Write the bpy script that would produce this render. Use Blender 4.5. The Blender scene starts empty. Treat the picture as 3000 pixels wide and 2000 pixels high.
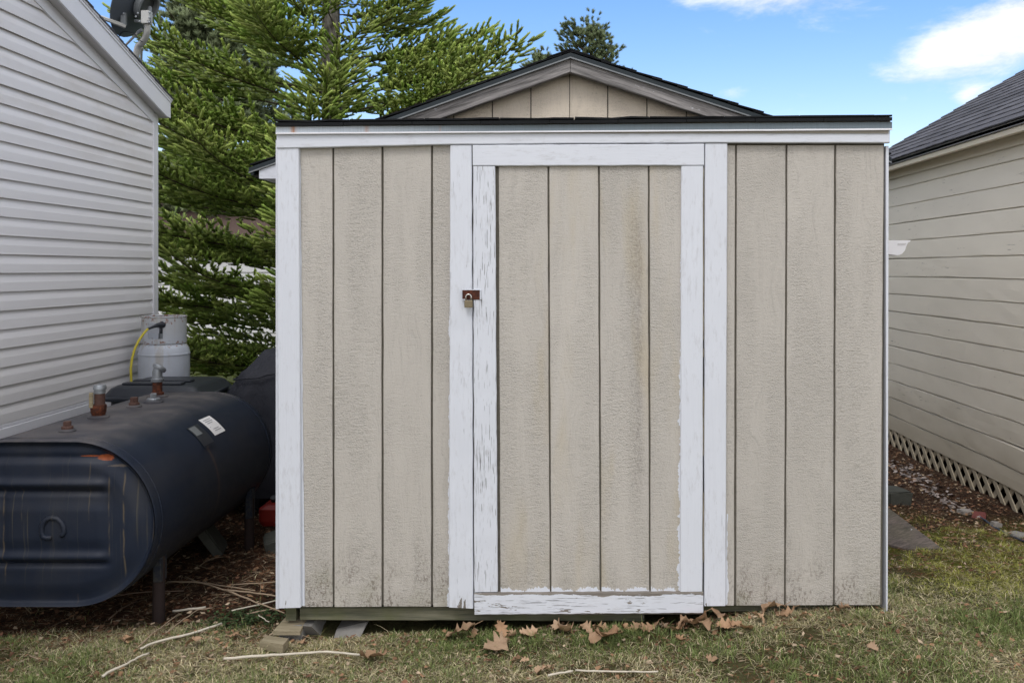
import bpy, math, random
import numpy as np
from mathutils import Vector, Matrix

# ------------------------------------------------------------------ camera, sky, sun, exposure
SC = bpy.context.scene
F, PX, PY, EYE = 2650.0, 1635.0, 788.0, 1.5      # focal length in pixels of the 3000 px wide photo, vanishing point, eye height
cam_data = bpy.data.cameras.new("camera")
cam = bpy.data.objects.new("camera", cam_data)
SC.collection.objects.link(cam)
SC.camera = cam
cam.location = (0, 0, EYE)
cam.rotation_euler = (math.radians(90), 0, 0)
cam_data.sensor_width = 36.0
cam_data.lens = 36.0 * F / 3000.0
cam_data.shift_x = (1500 - PX) / 3000.0
cam_data.shift_y = (PY - 1000) / 3000.0
cam_data.clip_end = 2000
cam_data.clip_start = 0.05
cam_data.dof.use_dof = True
cam_data.dof.focus_distance = 3.75
cam_data.dof.aperture_fstop = 7.1

SUN_EL, SUN_AZ = math.radians(53), math.radians(197)     # azimuth clockwise from +Y: behind the camera, a little left
sun_dir = Vector((math.sin(SUN_AZ) * math.cos(SUN_EL), math.cos(SUN_AZ) * math.cos(SUN_EL), math.sin(SUN_EL)))
sd = bpy.data.lights.new("sun", 'SUN')
sd.energy = 0.85
sd.angle = math.radians(18)
sd.color = (1.0, 0.975, 0.94)
sun = bpy.data.objects.new("sun", sd)
SC.collection.objects.link(sun)
sun.rotation_euler = sun_dir.to_track_quat('Z', 'Y').to_euler()
sun.location = (-4, -6, 12)

SC.view_settings.view_transform = 'Standard'
SC.view_settings.look = 'None'
SC.view_settings.gamma = 1
SC.view_settings.use_curve_mapping = False
SC.view_settings.exposure = 0.50


class NT:
    """small node-graph writer"""
    def __init__(s, tree):
        s.t = tree
        s.t.nodes.clear()
    def n(s, typ, ins=None, **kw):
        nd = s.t.nodes.new(typ)
        for k, v in kw.items():
            setattr(nd, k, v)
        for k, v in (ins or {}).items():
            s.put(nd.inputs[k], v)
        return nd
    def put(s, sock, v):
        if isinstance(v, bpy.types.NodeSocket):
            s.t.links.new(v, sock)
        elif v is not None:
            if isinstance(v, (tuple, list)) and sock.type == 'RGBA' and len(v) == 3:
                v = (*v, 1)
            sock.default_value = v
    def m(s, op, a, b=None, c=None, clamp=False):
        nd = s.t.nodes.new('ShaderNodeMath'); nd.operation = op; nd.use_clamp = clamp
        s.put(nd.inputs[0], a)
        if b is not None: s.put(nd.inputs[1], b)
        if c is not None: s.put(nd.inputs[2], c)
        return nd.outputs[0]
    def v(s, op, a, b=None):
        nd = s.t.nodes.new('ShaderNodeVectorMath'); nd.operation = op
        s.put(nd.inputs[0], a)
        if b is not None: s.put(nd.inputs[1], b)
        return nd.outputs['Value'] if op in ('LENGTH', 'DISTANCE', 'DOT_PRODUCT') else nd.outputs[0]
    def mix(s, f, a, b, blend='MIX'):
        nd = s.t.nodes.new('ShaderNodeMix'); nd.data_type = 'RGBA'; nd.blend_type = blend
        s.put(nd.inputs[0], f); s.put(nd.inputs[6], a); s.put(nd.inputs[7], b)
        return nd.outputs[2]
    def noise(s, vec, scale, detail=4, rough=0.55, dist=0.0):
        nd = s.n('ShaderNodeTexNoise', {'Vector': vec, 'Scale': scale, 'Detail': detail, 'Roughness': rough, 'Distortion': dist})
        return nd.outputs[0]
    def ss(s, val, lo, hi, a=0.0, b=1.0):
        nd = s.n('ShaderNodeMapRange', {0: val, 1: lo, 2: hi, 3: a, 4: b}, interpolation_type='SMOOTHSTEP')
        return nd.outputs[0]
    def sep(s, vec):
        return s.n('ShaderNodeSeparateXYZ', {0: vec}).outputs
    def comb(s, x, y, z):
        return s.n('ShaderNodeCombineXYZ', {0: x, 1: y, 2: z}).outputs[0]
    def ramp(s, f, stops):
        nd = s.t.nodes.new('ShaderNodeValToRGB')
        e = nd.color_ramp.elements
        while len(e) < len(stops): e.new(0.5)
        for i, (p, c) in enumerate(stops):
            e[i].position = p; e[i].color = (*c, 1)
        s.put(nd.inputs[0], f)
        return nd.outputs[0]


# sky: Nishita with a few real-direction clouds
world = bpy.data.worlds.new("World")
SC.world = world
world.use_nodes = True
w = NT(world.node_tree)
sky = w.n('ShaderNodeTexSky', sky_type='NISHITA', sun_disc=False, sun_elevation=SUN_EL, sun_rotation=SUN_AZ,
          altitude=0, air_density=1.15, dust_density=0.7, ozone_density=1.4)
dirv = w.n('ShaderNodeTexCoord').outputs['Generated']
dx, dy, dz = w.sep(dirv)[:3]
ys = w.m('MAXIMUM', dy, 0.05)
u = w.m('DIVIDE', dx, ys); vv = w.m('DIVIDE', dz, ys)
uv = w.comb(u, vv, 0.0)
front = w.ss(dy, 0.1, 0.4)
nz1 = w.noise(w.v('MULTIPLY', dirv, (1.0, 1.0, 2.6)), 7.0, 10, 0.66, 0.35)
nz2 = w.noise(w.v('MULTIPLY', dirv, (1.0, 1.0, 3.0)), 2.2, 5, 0.55, 0.2)
out_ = w.m('SUBTRACT', 1.0, w.m('MULTIPLY', w.ss(dy, 0.25, 0.75), w.ss(dz, 0.62, 0.40)))      # broken cloud cover overhead and behind the camera, unseen, brightened as added fill
bias = w.m('ADD', w.m('MULTIPLY_ADD', nz2, 0.30, -0.30), w.m('MULTIPLY', out_, 0.44))
for (cx, cz, hw, hh, tilt, amp) in ((0.254, 0.300, 0.110, 0.026, 0.0, 0.36), (0.475, 0.248, 0.100, 0.036, 0.28, 0.44), (0.60, 0.31, 0.12, 0.045, 0.3, 0.40),
                                    (0.192, 0.194, 0.020, 0.008, 0.0, 0.22), (0.452, 0.190, 0.018, 0.012, 0.2, 0.24), (-0.068, 0.2155, 0.016, 0.008, 0, 0.22),
                                    (0.130, 0.262, 0.03, 0.006, 0, 0.10), (0.37, 0.21, 0.05, 0.008, 0, 0.10)):
    du = w.m('SUBTRACT', u, cx); dv = w.m('SUBTRACT', w.m('SUBTRACT', vv, cz), w.m('MULTIPLY', du, tilt))
    r2 = w.m('ADD', w.m('POWER', w.m('DIVIDE', w.m('ABSOLUTE', du), hw), 2.0), w.m('POWER', w.m('DIVIDE', w.m('ABSOLUTE', dv), hh), 2.0))
    g = w.m('MULTIPLY', w.m('MULTIPLY', w.m('EXPONENT', w.m('MULTIPLY', r2, -0.8)), amp), front)
    bias = w.m('ADD', bias, g)
cl = w.ss(w.m('ADD', nz1, bias), 0.50, 0.86)
SKY_S = 0.15
cloudcol = w.mix(w.ss(nz1, 0.3, 0.7), w.mix(out_, (4.3, 4.35, 4.5), (5.8, 5.7, 5.6)), w.mix(out_, (6.2, 6.1, 6.0), (8.8, 8.5, 8.2)))
skycol = w.n('ShaderNodeHueSaturation', {'Saturation': 1.36, 'Value': 0.98, 'Color': sky.outputs[0]}).outputs[0]
bg = w.n('ShaderNodeBackground', {'Color': w.mix(w.m('MULTIPLY', cl, 0.90), w.v('MULTIPLY', skycol, (1.10, 0.92, 1.0)), cloudcol), 'Strength': SKY_S})
wo = w.n('ShaderNodeOutputWorld')
w.t.links.new(bg.outputs[0], wo.inputs[0])


# ------------------------------------------------------------------ helpers
COL = SC.collection
K = 3000 / 2352.0
WL = {}                                   # world location of every object's origin
rng = random.Random(7)
nrg = np.random.default_rng(11)

def at(x, y, Y):                          # a pixel of the 3000x2000 photo at depth Y, as a point
    return Vector(((x - PX) / F * Y, Y, EYE + (PY - y) / F * Y))
def atd(x, y, Y):                         # the same from coordinates read at 2352 px width
    return at(x * K, y * K, Y)

def sstep(a, b, x):
    t = np.clip((x - a) / (b - a), 0, 1)
    return t * t * (3 - 2 * t)
_gr = np.random.default_rng(5).random((64, 64))
def vnoise(x, y):
    x = np.asarray(x, float); y = np.asarray(y, float)
    xi = np.floor(x).astype(int); yi = np.floor(y).astype(int)
    fx = x - xi; fy = y - yi
    fx = fx * fx * (3 - 2 * fx); fy = fy * fy * (3 - 2 * fy)
    g = lambda a, b: _gr[a % 64, b % 64]
    return (g(xi, yi) * (1 - fx) + g(xi + 1, yi) * fx) * (1 - fy) + (g(xi, yi + 1) * (1 - fx) + g(xi + 1, yi + 1) * fx) * fy
def gh(x, y):                             # ground height
    x = np.asarray(x, float); y = np.asarray(y, float)
    h = 0.085 * sstep(-0.4, 1.3, x) * np.exp(-((y - 3.7) / 0.85) ** 2)
    h = h - 0.055 * sstep(1.9, 2.7, x) * sstep(4.6, 5.6, y) - 0.045 * sstep(-1.25, -1.9, x) * sstep(3.4, 3.9, y)
    h = h - 0.012 * sstep(3.66, 3.80, y) * sstep(-1.2, -0.9, x) * sstep(0.9, 0.5, x)
    h = h - 0.028 * np.exp(-((x + 1.05) / .22) ** 2 - ((y - 3.70) / .13) ** 2)
    n = (vnoise(x * 2.3 + 9, y * 2.3 + 4) - 0.5) * 0.030 + (vnoise(x * 8 + 1, y * 8 + 7) - 0.5) * 0.012 + (vnoise(x * 21, y * 21) - 0.5) * 0.006
    return h + n
def G(x, y, full=True):                   # where the ray through a photo pixel meets the ground
    if not full: x, y = x * K, y * K
    Y = F * EYE / max(y - PY, 20)
    for _ in range(12):
        X = (x - PX) / F * Y
        Y = F * (EYE - float(gh(X, Y))) / max(y - PY, 20)
    X = (x - PX) / F * Y
    return Vector((X, Y, float(gh(X, Y))))


class MB:
    def __init__(s):
        s.v = []; s.f = []
    def add(s, vs, fs):
        o = len(s.v)
        s.v += [tuple(p) for p in vs]
        s.f += [tuple(i + o for i in f) for f in fs]
        return s
    def box(s, lo, hi):
        x0, y0, z0 = lo; x1, y1, z1 = hi
        return s.add([(x0, y0, z0), (x1, y0, z0), (x1, y1, z0), (x0, y1, z0), (x0, y0, z1), (x1, y0, z1), (x1, y1, z1), (x0, y1, z1)],
                     [(0, 3, 2, 1), (4, 5, 6, 7), (0, 1, 5, 4), (1, 2, 6, 5), (2, 3, 7, 6), (3, 0, 4, 7)])
    def cbox(s, lo, hi, c=0.003):         # chamfered box
        lo = Vector(lo); hi = Vector(hi); vs = []; idx = {}
        for ax in range(3):
            for sx in (0, 1):
                for sy in (0, 1):
                    for sz in (0, 1):
                        sg = (sx, sy, sz); p = []
                        for k in range(3):
                            full = hi[k] if sg[k] else lo[k]
                            p.append(full if k == ax else full + (-c if sg[k] else c))
                        idx[(ax, sg)] = len(vs); vs.append(p)
        fs = []
        for ax in range(3):
            a, b = (ax + 1) % 3, (ax + 2) % 3
            for sgn in (0, 1):
                q = []
                for (i, j) in ((0, 0), (1, 0), (1, 1), (0, 1)):
                    g = [0, 0, 0]; g[ax] = sgn; g[a] = i; g[b] = j; q.append(idx[(ax, tuple(g))])
                fs.append(q if sgn else q[::-1])
        for ax in range(3):               # edge strips along ax
            a, b = (ax + 1) % 3, (ax + 2) % 3
            for i in (0, 1):
                for j in (0, 1):
                    g0 = [0, 0, 0]; g1 = [0, 0, 0]; g1[ax] = 1
                    for g in (g0, g1): g[a] = i; g[b] = j
                    q = [idx[(a, tuple(g0))], idx[(a, tuple(g1))], idx[(b, tuple(g1))], idx[(b, tuple(g0))]]
                    fs.append(q if (i == j) else q[::-1])
        for sx in (0, 1):
            for sy in (0, 1):
                for sz in (0, 1):
                    q = [idx[(k, (sx, sy, sz))] for k in range(3)]
                    fs.append(q if (sx + sy + sz) % 2 else q[::-1])
        return s.add(vs, fs)
    def prism(s, poly, d0, d1, ax='y'):   # polygon (a, b) extruded along an axis
        n = len(poly)
        mk = {'y': lambda p, d: (p[0], d, p[1]), 'x': lambda p, d: (d, p[0], p[1]), 'z': lambda p, d: (p[0], p[1], d)}[ax]
        vs = [mk(p, d0) for p in poly] + [mk(p, d1) for p in poly]
        fs = [tuple(range(n)), tuple(range(2 * n - 1, n - 1, -1))] + [(i, i + n, (i + 1) % n + n, (i + 1) % n) for i in range(n)]
        return s.add(vs, fs)
    def tube(s, pts, r, n=10, caps=True):
        pts = [Vector(p) for p in pts]
        rs = r if isinstance(r, (list, tuple)) else [r] * len(pts)
        vs = []; fs = []
        prev = None
        for i, p in enumerate(pts):
            d = (pts[min(i + 1, len(pts) - 1)] - pts[max(i - 1, 0)])
            d = d.normalized() if d.length > 1e-9 else Vector((0, 0, 1))
            if prev is None:
                a = d.orthogonal().normalized()
            else:
                a = (prev - d * prev.dot(d)); a = a.normalized() if a.length > 1e-6 else d.orthogonal().normalized()
            prev = a; b = d.cross(a)
            for k in range(n):
                t = 2 * math.pi * k / n
                vs.append(p + (a * math.cos(t) + b * math.sin(t)) * rs[i])
        for i in range(len(pts) - 1):
            for k in range(n):
                fs.append((i * n + k, i * n + (k + 1) % n, (i + 1) * n + (k + 1) % n, (i + 1) * n + k))
        if caps:
            fs.append(tuple(range(n - 1, -1, -1))); fs.append(tuple((len(pts) - 1) * n + k for k in range(n)))
        return s.add(vs, fs)
    def lathe(s, c, prof, n=32, axis=(0, 0, 1)):
        ax = Vector(axis).normalized(); a = ax.orthogonal().normalized(); b = ax.cross(a); c = Vector(c)
        vs = []; fs = []
        for (r, h) in prof:
            for k in range(n):
                t = 2 * math.pi * k / n
                vs.append(c + ax * h + (a * math.cos(t) + b * math.sin(t)) * r)
        for i in range(len(prof) - 1):
            for k in range(n):
                fs.append((i * n + k, i * n + (k + 1) % n, (i + 1) * n + (k + 1) % n, (i + 1) * n + k))
        if prof[0][0] > 1e-5: fs.append(tuple(range(n - 1, -1, -1)))
        if prof[-1][0] > 1e-5: fs.append(tuple((len(prof) - 1) * n + k for k in range(n)))
        return s.add(vs, fs)
    def board(s, quad, yf, th, ch=0.0025, n=10, jit=0.0007):
        """quad: (x,z) corners tl,tr,br,bl of the front face at depth yf; long edges slightly uneven"""
        tl, tr, br, bl = [Vector((q[0], q[1])) for q in quad]
        if (tr - tl).length > (bl - tl).length: A0, A1, B0, B1 = tl, tr, bl, br
        else: A0, A1, B0, B1 = bl, tl, br, tr
        vs = []; fs = []
        for i in range(n + 1):
            t = i / n
            a = A0.lerp(A1, t); b = B0.lerp(B1, t); d = (b - a).normalized()
            j = jit if 0 < i < n else 0
            a = a + d * rng.uniform(-j, j); b = b + d * rng.uniform(-j, j)
            ac = a + d * ch; bc = b - d * ch
            dy_ = rng.uniform(-jit, jit) * 0.5
            vs += [(ac.x, yf + dy_, ac.y), (bc.x, yf + dy_, bc.y), (b.x, yf + ch, b.y), (b.x, yf + th, b.y), (a.x, yf + th, a.y), (a.x, yf + ch, a.y)]
        for i in range(n):
            for k in range(6):
                q = (i * 6 + k, i * 6 + (k + 1) % 6, (i + 1) * 6 + (k + 1) % 6, (i + 1) * 6 + k)
                fs.append(q)
        fs.append((5, 4, 3, 2, 1, 0)); e = n * 6
        fs.append(tuple(e + k for k in range(6)))
        return s.add(vs, fs)
    def build(s, name, mat, parent=None, smooth=False, loc=None, fix=True):
        if parent is not None: o0 = WL[parent.name]
        elif loc is not None: o0 = Vector(loc)
        else:
            a = np.array(s.v); o0 = Vector(((a[:, 0].min() + a[:, 0].max()) / 2, (a[:, 1].min() + a[:, 1].max()) / 2, a[:, 2].min()))
        me = bpy.data.meshes.new(name)
        me.from_pydata([tuple(Vector(p) - o0) for p in s.v], [], s.f)
        if fix:
            import bmesh
            bm = bmesh.new(); bm.from_mesh(me); bmesh.ops.recalc_face_normals(bm, faces=bm.faces); bm.to_mesh(me); bm.free()
        if smooth is True: me.shade_smooth()
        me.materials.append(mat)
        o = bpy.data.objects.new(name, me)
        COL.objects.link(o)
        if parent is not None: o.parent = parent
        else: o.location = o0
        WL[o.name] = o0
        if smooth == 'auto':
            me.shade_smooth()
            try: me.set_sharp_from_angle(angle=math.radians(35))
            except Exception: pass
        return o

def npmesh(name, V, T, mat, parent=None, col=None, loc=(0, 0, 0), smooth=False):
    """V (n,3), T (m,3) triangles as arrays -> one object; col (n,3) point colour"""
    o0 = WL[parent.name] if parent is not None else Vector(loc)
    V = np.asarray(V, np.float32) - np.array(o0, np.float32)
    me = bpy.data.meshes.new(name)
    me.vertices.add(len(V)); me.vertices.foreach_set('co', V.ravel())
    T = np.asarray(T, np.int32); m = len(T)
    me.loops.add(m * 3); me.loops.foreach_set('vertex_index', T.ravel())
    me.polygons.add(m); me.polygons.foreach_set('loop_start', np.arange(0, m * 3, 3, dtype=np.int32))
    try: me.polygons.foreach_set('loop_total', np.full(m, 3, np.int32))
    except Exception: pass
    me.update(calc_edges=True)
    if col is not None:
        ca = me.color_attributes.new('Col', 'FLOAT_COLOR', 'POINT')
        c4 = np.ones((len(V), 4), np.float32); c4[:, :3] = col
        ca.data.foreach_set('color', c4.ravel())
    me.materials.append(mat)
    if smooth: me.shade_smooth()
    o = bpy.data.objects.new(name, me); COL.objects.link(o)
    if parent is not None: o.parent = parent
    else: o.location = o0
    WL[o.name] = o0
    return o

def thing(name, label, cat, loc, group=None):
    o = bpy.data.objects.new(name, None); COL.objects.link(o)
    o.location = loc; o.empty_display_size = 0.1
    o['label'] = label; o['category'] = cat
    if group: o['group'] = group
    WL[o.name] = Vector(loc)
    return o
def tag(o, label, cat, group=None, kind=None):
    o['label'] = label; o['category'] = cat
    if group: o['group'] = group
    if kind: o['kind'] = kind
    return o
def placed(name, me, M, parent):          # a piece sharing mesh data, M in world space
    o = bpy.data.objects.new(name, me); COL.objects.link(o)
    o.parent = parent
    o.matrix_local = Matrix.Translation(-WL[parent.name]) @ M
    WL[o.name] = M.to_translation()
    return o
def basis(o, a, b, c):
    a, b, c = Vector(a), Vector(b), Vector(c)
    return Matrix(((a.x, b.x, c.x, o[0]), (a.y, b.y, c.y, o[1]), (a.z, b.z, c.z, o[2]), (0, 0, 0, 1)))

# ------------------------------------------------------------------ materials
def mat(name, fn, rough=0.7, spec=0.3, metal=0.0):
    m = bpy.data.materials.new(name); m.use_nodes = True
    t = NT(m.node_tree)
    out = t.n('ShaderNodeOutputMaterial')
    b = t.n('ShaderNodeBsdfPrincipled', {'Roughness': rough, 'Metallic': metal, 'Specular IOR Level': spec})
    t.t.links.new(b.outputs[0], out.inputs[0])
    tc = t.n('ShaderNodeTexCoord').outputs['Object']
    rnd = t.n('ShaderNodeObjectInfo').outputs['Random']
    co = t.v('ADD', tc, t.comb(t.m('MULTIPLY', rnd, 31.0), t.m('MULTIPLY', rnd, 17.0), t.m('MULTIPLY', rnd, 53.0)))
    r = fn(t, tc, co, rnd) or {}
    for k, v in r.items():
        if k == 'Bump':
            h, stg, dist = v
            nd = t.n('ShaderNodeBump', {'Height': h, 'Strength': stg, 'Distance': dist})
            t.put(b.inputs['Normal'], nd.outputs[0])
        else:
            t.put(b.inputs[k], v)
    return m
def mulc(t, c, f):                        # colour times a scalar
    return t.v('MULTIPLY', c, t.comb(f, f, f))

def flat(name, c, rough=0.6, spec=0.3, metal=0.0, var=0.12, sc=30, bump=0.0):
    def fn(t, tc, co, rnd):
        n = t.noise(co, sc, 5, 0.6)
        r = {'Base Color': mulc(t, c, t.m('MULTIPLY_ADD', n, 2 * var, 1 - var)), 'Roughness': t.m('MULTIPLY_ADD', n, 0.2, rough - 0.1)}
        if bump: r['Bump'] = (n, bump, 0.002)
        return r
    return mat(name, fn, rough, spec, metal)

def siding_fn(base, streak=None, yellow=0.0, low=0.40):
    def fn(t, tc, co, rnd):
        X, Y, Z = t.sep(tc)[:3]
        warp = t.noise(t.v('MULTIPLY', co, (3.0, 3.0, 1.2)), 3.0, 2, 0.5)
        cw = t.v('ADD', co, t.comb(t.m('MULTIPLY', warp, 0.16), 0.0, 0.0))
        grain = t.noise(t.v('MULTIPLY', cw, (75, 75, 5.0)), 1.0, 4, 0.6, 0.3)           # long grain
        band = t.noise(t.v('MULTIPLY', cw, (22, 22, 1.0)), 1.0, 2, 0.5, 0.8)            # cathedral bands
        saw = t.noise(t.v('MULTIPLY', co, (26, 26, 120)), 1.0, 4, 0.62, 0.4)            # short cross ripples
        peb = t.noise(co, 190.0, 3, 0.6)
        where = t.ss(t.noise(t.v('MULTIPLY', co, (9, 9, 1.6)), 1.0, 2), 0.40, 0.60)
        h = t.m('ADD', t.m('MULTIPLY', t.m('ADD', t.m('MULTIPLY', grain, 0.8), t.m('MULTIPLY', band, 0.35)), t.m('SUBTRACT', 1.0, where)),
                t.m('MULTIPLY', t.m('ADD', t.m('MULTIPLY', saw, 0.75), t.m('MULTIPLY', peb, 1.15)), t.m('MULTIPLY_ADD', where, 0.55, 0.55)))
        big = t.noise(t.v('MULTIPLY', co, (2.5, 2.5, 1.1)), 1.0, 4, 0.6)
        c = mulc(t, base, t.m('MULTIPLY_ADD', big, 0.22, 0.89))
        c = mulc(t, c, t.m('MULTIPLY_ADD', rnd, 0.07, 0.965))
        c = mulc(t, c, t.m('MULTIPLY_ADD', t.ss(h, 0.65, 1.15), 0.26, 0.82))             # darker in the texture's pits
        if yellow:
            c = t.mix(t.m('MULTIPLY', t.ss(t.noise(t.v('MULTIPLY', co, (7, 7, 1.3)), 1.0, 3), 0.5, 0.75), yellow), c, (0.46, 0.38, 0.22))
        # mildew freckles and grime low on the boards
        lowm = t.ss(t.m('ADD', Z, t.m('MULTIPLY', t.noise(t.v('MULTIPLY', co, (14, 14, 2)), 1.0, 3), 0.40)), low + 0.22, low - 0.10)
        frk = t.ss(t.noise(t.v('MULTIPLY', co, (1, 1, 0.55)), 120.0, 4, 0.7), 0.49, 0.60)
        frk2 = t.ss(t.noise(co, 9.0, 3, 0.6), 0.36, 0.58)
        c = t.mix(t.m('MULTIPLY', t.m('MULTIPLY', lowm, frk2), t.m('MULTIPLY_ADD', frk, 0.60, 0.10)), c, (0.125, 0.098, 0.075))
        c = t.mix(t.m('MULTIPLY', t.m('MULTIPLY', lowm, t.ss(t.noise(co, 5.0, 3), 0.5, 0.7)), 0.28), c, (0.20, 0.20, 0.10))
        if streak:
            for (sx, sw, z0, z1, amt) in streak:
                d = t.m('DIVIDE', t.m('SUBTRACT', t.m('ADD', X, t.m('MULTIPLY', t.m('SUBTRACT', t.noise(t.v('MULTIPLY', tc, (2, 2, 9)), 1.0, 3), 0.5), 0.02)), sx), sw)
                gk = t.m('EXPONENT', t.m('MULTIPLY', t.m('MULTIPLY', d, d), -1.0))
                zz = t.m('MULTIPLY', t.ss(Z, z0, z0 + 0.35), t.ss(Z, z1, z1 - 0.12))
                frs = t.ss(t.noise(t.v('MULTIPLY', tc, (1, 1, 0.4)), 150.0, 4, 0.7), 0.38, 0.62)
                c = t.mix(t.m('MULTIPLY', t.m('MULTIPLY', gk, zz), t.m('MULTIPLY', t.m('MULTIPLY_ADD', frs, 0.75, 0.25), amt)), c, (0.15, 0.125, 0.11))
        return {'Base Color': c, 'Roughness': t.m('MULTIPLY_ADD', grain, 0.25, 0.42), 'Bump': (h, 0.85, 0.0040)}
    return fn
BASE = (0.470, 0.443, 0.398)
SHX = (0.1, 4.4, 0.0)                     # shed base: its materials use coordinates relative to it
M_SID = mat("painted_siding", siding_fn(BASE), spec=0.35)
stx = atd(1462, 900, 3.715).x - SHX[0]
stx2 = atd(1330, 900, 3.715).x - SHX[0]
M_SIDD = mat("painted_siding_door", siding_fn(BASE, streak=[(stx, 0.030, 0.36, 1.78, 0.30), (stx + 0.012, 0.010, 0.45, 1.70, 0.22)], yellow=0.40, low=0.30), spec=0.35)
M_SIDG = mat("gable_siding", siding_fn((0.60, 0.53, 0.43), low=-1), spec=0.3)
M_GROOVE = flat("groove_paint", (0.12, 0.11, 0.09), 0.8, 0.1, var=0.5, sc=60)

def paint_fn(axis='z', crack=0.5, flake=0.3, endwear=None, base=(0.69, 0.72, 0.775), topwear=None):
    def fn(t, tc, co, rnd):
        st = (1, 1, 0.045) if axis == 'z' else (0.045, 1, 1)
        st2 = (1, 1, 0.25) if axis == 'z' else (0.25, 1, 1)
        cs = t.v('MULTIPLY', co, st); c2 = t.v('MULTIPLY', co, st2)
        g = t.noise(cs, 120.0, 4, 0.65, 0.25)
        big = t.noise(t.v('MULTIPLY', co, (4, 4, 4)), 1.0, 3, 0.6)
        fine = t.noise(t.v('MULTIPLY', co, (st2[0], 1, st2[2])), 60.0, 4, 0.7)
        X, Y, Z = t.sep(tc)[:3]
        w_ = 0.0
        if endwear: w_ = t.m('MULTIPLY', t.ss(Z, endwear[0], endwear[1]), endwear[2])
        if topwear: w_ = t.m('ADD', w_, t.m('MULTIPLY', t.ss(Z, topwear[0], topwear[1]), topwear[2]))
        crk = t.ss(t.m('ADD', t.m('ADD', t.noise(t.v('MULTIPLY', co, ((1, 1, 0.035) if axis == 'z' else (0.035, 1, 1))), 300.0, 2, 0.5, 0.2), t.m('MULTIPLY', big, 0.20)), t.m('MULTIPLY', w_, 0.10)), 0.86 - 0.10 * crack, 0.88 - 0.10 * crack)
        flk = t.ss(t.m('ADD', t.m('ADD', t.noise(c2, 46.0, 5, 0.62), t.m('MULTIPLY', big, 0.25)), w_), 0.90 - 0.14 * flake, 0.915 - 0.14 * flake)
        wood = mulc(t, (0.20, 0.18, 0.155), t.m('MULTIPLY_ADD', g, 1.4, 0.35))
        p = mulc(t, base, t.m('MULTIPLY_ADD', g, 0.07, 0.955))
        p = mulc(t, p, t.m('MULTIPLY_ADD', big, 0.10, 0.94))
        smudge = t.ss(t.m('ADD', fine, t.m('MULTIPLY', big, 0.35)), 0.68, 0.95)
        p = t.mix(t.m('MULTIPLY', smudge, 0.42), p, (0.42, 0.42, 0.43))
        c = t.mix(t.m('MULTIPLY', crk, 0.68), p, (0.10, 0.095, 0.09))
        c = t.mix(flk, c, wood)
        h = t.m('SUBTRACT', t.m('ADD', t.m('MULTIPLY', g, 0.35), t.m('MULTIPLY', fine, 0.25)), t.m('ADD', t.m('MULTIPLY', crk, 0.5), t.m('MULTIPLY', flk, 0.4)))
        return {'Base Color': c, 'Roughness': t.m('MULTIPLY_ADD', flk, 0.35, 0.42), 'Bump': (h, 0.6, 0.0025)}
    return fn
M_PT = mat("white_paint", paint_fn('z', -0.5, -0.6))
M_PTB = mat("white_paint_corner", paint_fn('z', -0.2, -0.2, endwear=(0.25, 0.08, 0.16)))
M_PTJ = mat("white_paint_jamb", paint_fn('z', 0.35, 0.05, endwear=(0.32, 0.12, 0.16)))
M_PTX = mat("white_paint_alligatored", paint_fn('z', 1.15, -0.05, topwear=(1.70, 2.0, 0.10)))
M_PH = mat("white_paint_header", paint_fn('x', 0.0, -0.2))
M_PHX = mat("white_paint_peeling_rail", paint_fn('x', 1.2, 1.08, topwear=(0.162, 0.185, 0.30)))
M_PHD = mat("white_paint_dribbled", paint_fn('z', 0.4, 1.9))

def wood_fn(dark, light, axis='x', green=0.0, paintrest=0.0, rake=None):
    def fn(t, tc, co, rnd):
        if rake is not None:                 # grain follows the two sloping boards
            X_, Y_, Z_ = t.sep(tc)[:3]
            co = t.comb(X_, Y_, t.m('ADD', Z_, t.m('MULTIPLY', t.m('ABSOLUTE', t.m('SUBTRACT', X_, rake)), 0.342)))
        s_ = {'x': (0.05, 1, 1), 'z': (1, 1, 0.05), 'y': (1, 0.05, 1)}[axis]
        g = t.noise(t.v('MULTIPLY', co, s_), 110.0, 5, 0.7, 0.4)
        b_ = t.noise(t.v('MULTIPLY', co, s_), 25.0, 3, 0.6, 1.0)
        f = t.m('MULTIPLY_ADD', g, 0.6, t.m('MULTIPLY', b_, 0.5))
        c = t.mix(t.ss(f, 0.32, 0.78), dark, light)
        if green: c = t.mix(t.m('MULTIPLY', t.ss(t.noise(co, 6.0, 4), 0.4, 0.65), green), c, (0.11, 0.12, 0.05))
        if paintrest: c = t.mix(t.ss(t.noise(t.v('MULTIPLY', co, (0.3, 1, 1)), 38.0, 5, 0.7), 0.70 - paintrest * 0.1, 0.72), c, (0.62, 0.63, 0.65))
        return {'Base Color': c, 'Roughness': 0.85, 'Bump': (f, 0.8, 0.003)}
    return fn
M_GREY = mat("weathered_wood", wood_fn((0.055, 0.052, 0.050), (0.40, 0.38, 0.365), 'x', 0, 0.35, rake=0.063 - SHX[0]))
M_BEAM = mat("treated_beam_wood", wood_fn((0.07, 0.075, 0.05), (0.21, 0.20, 0.14), 'x', 0.6))
M_PLANK = mat("old_plank_wood", wood_fn((0.055, 0.05, 0.047), (0.20, 0.165, 0.15), 'x', 0.2, 0.2))
M_SHIM = mat("shim_wood", wood_fn((0.20, 0.16, 0.10), (0.42, 0.36, 0.25), 'x', 0.2))

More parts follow.
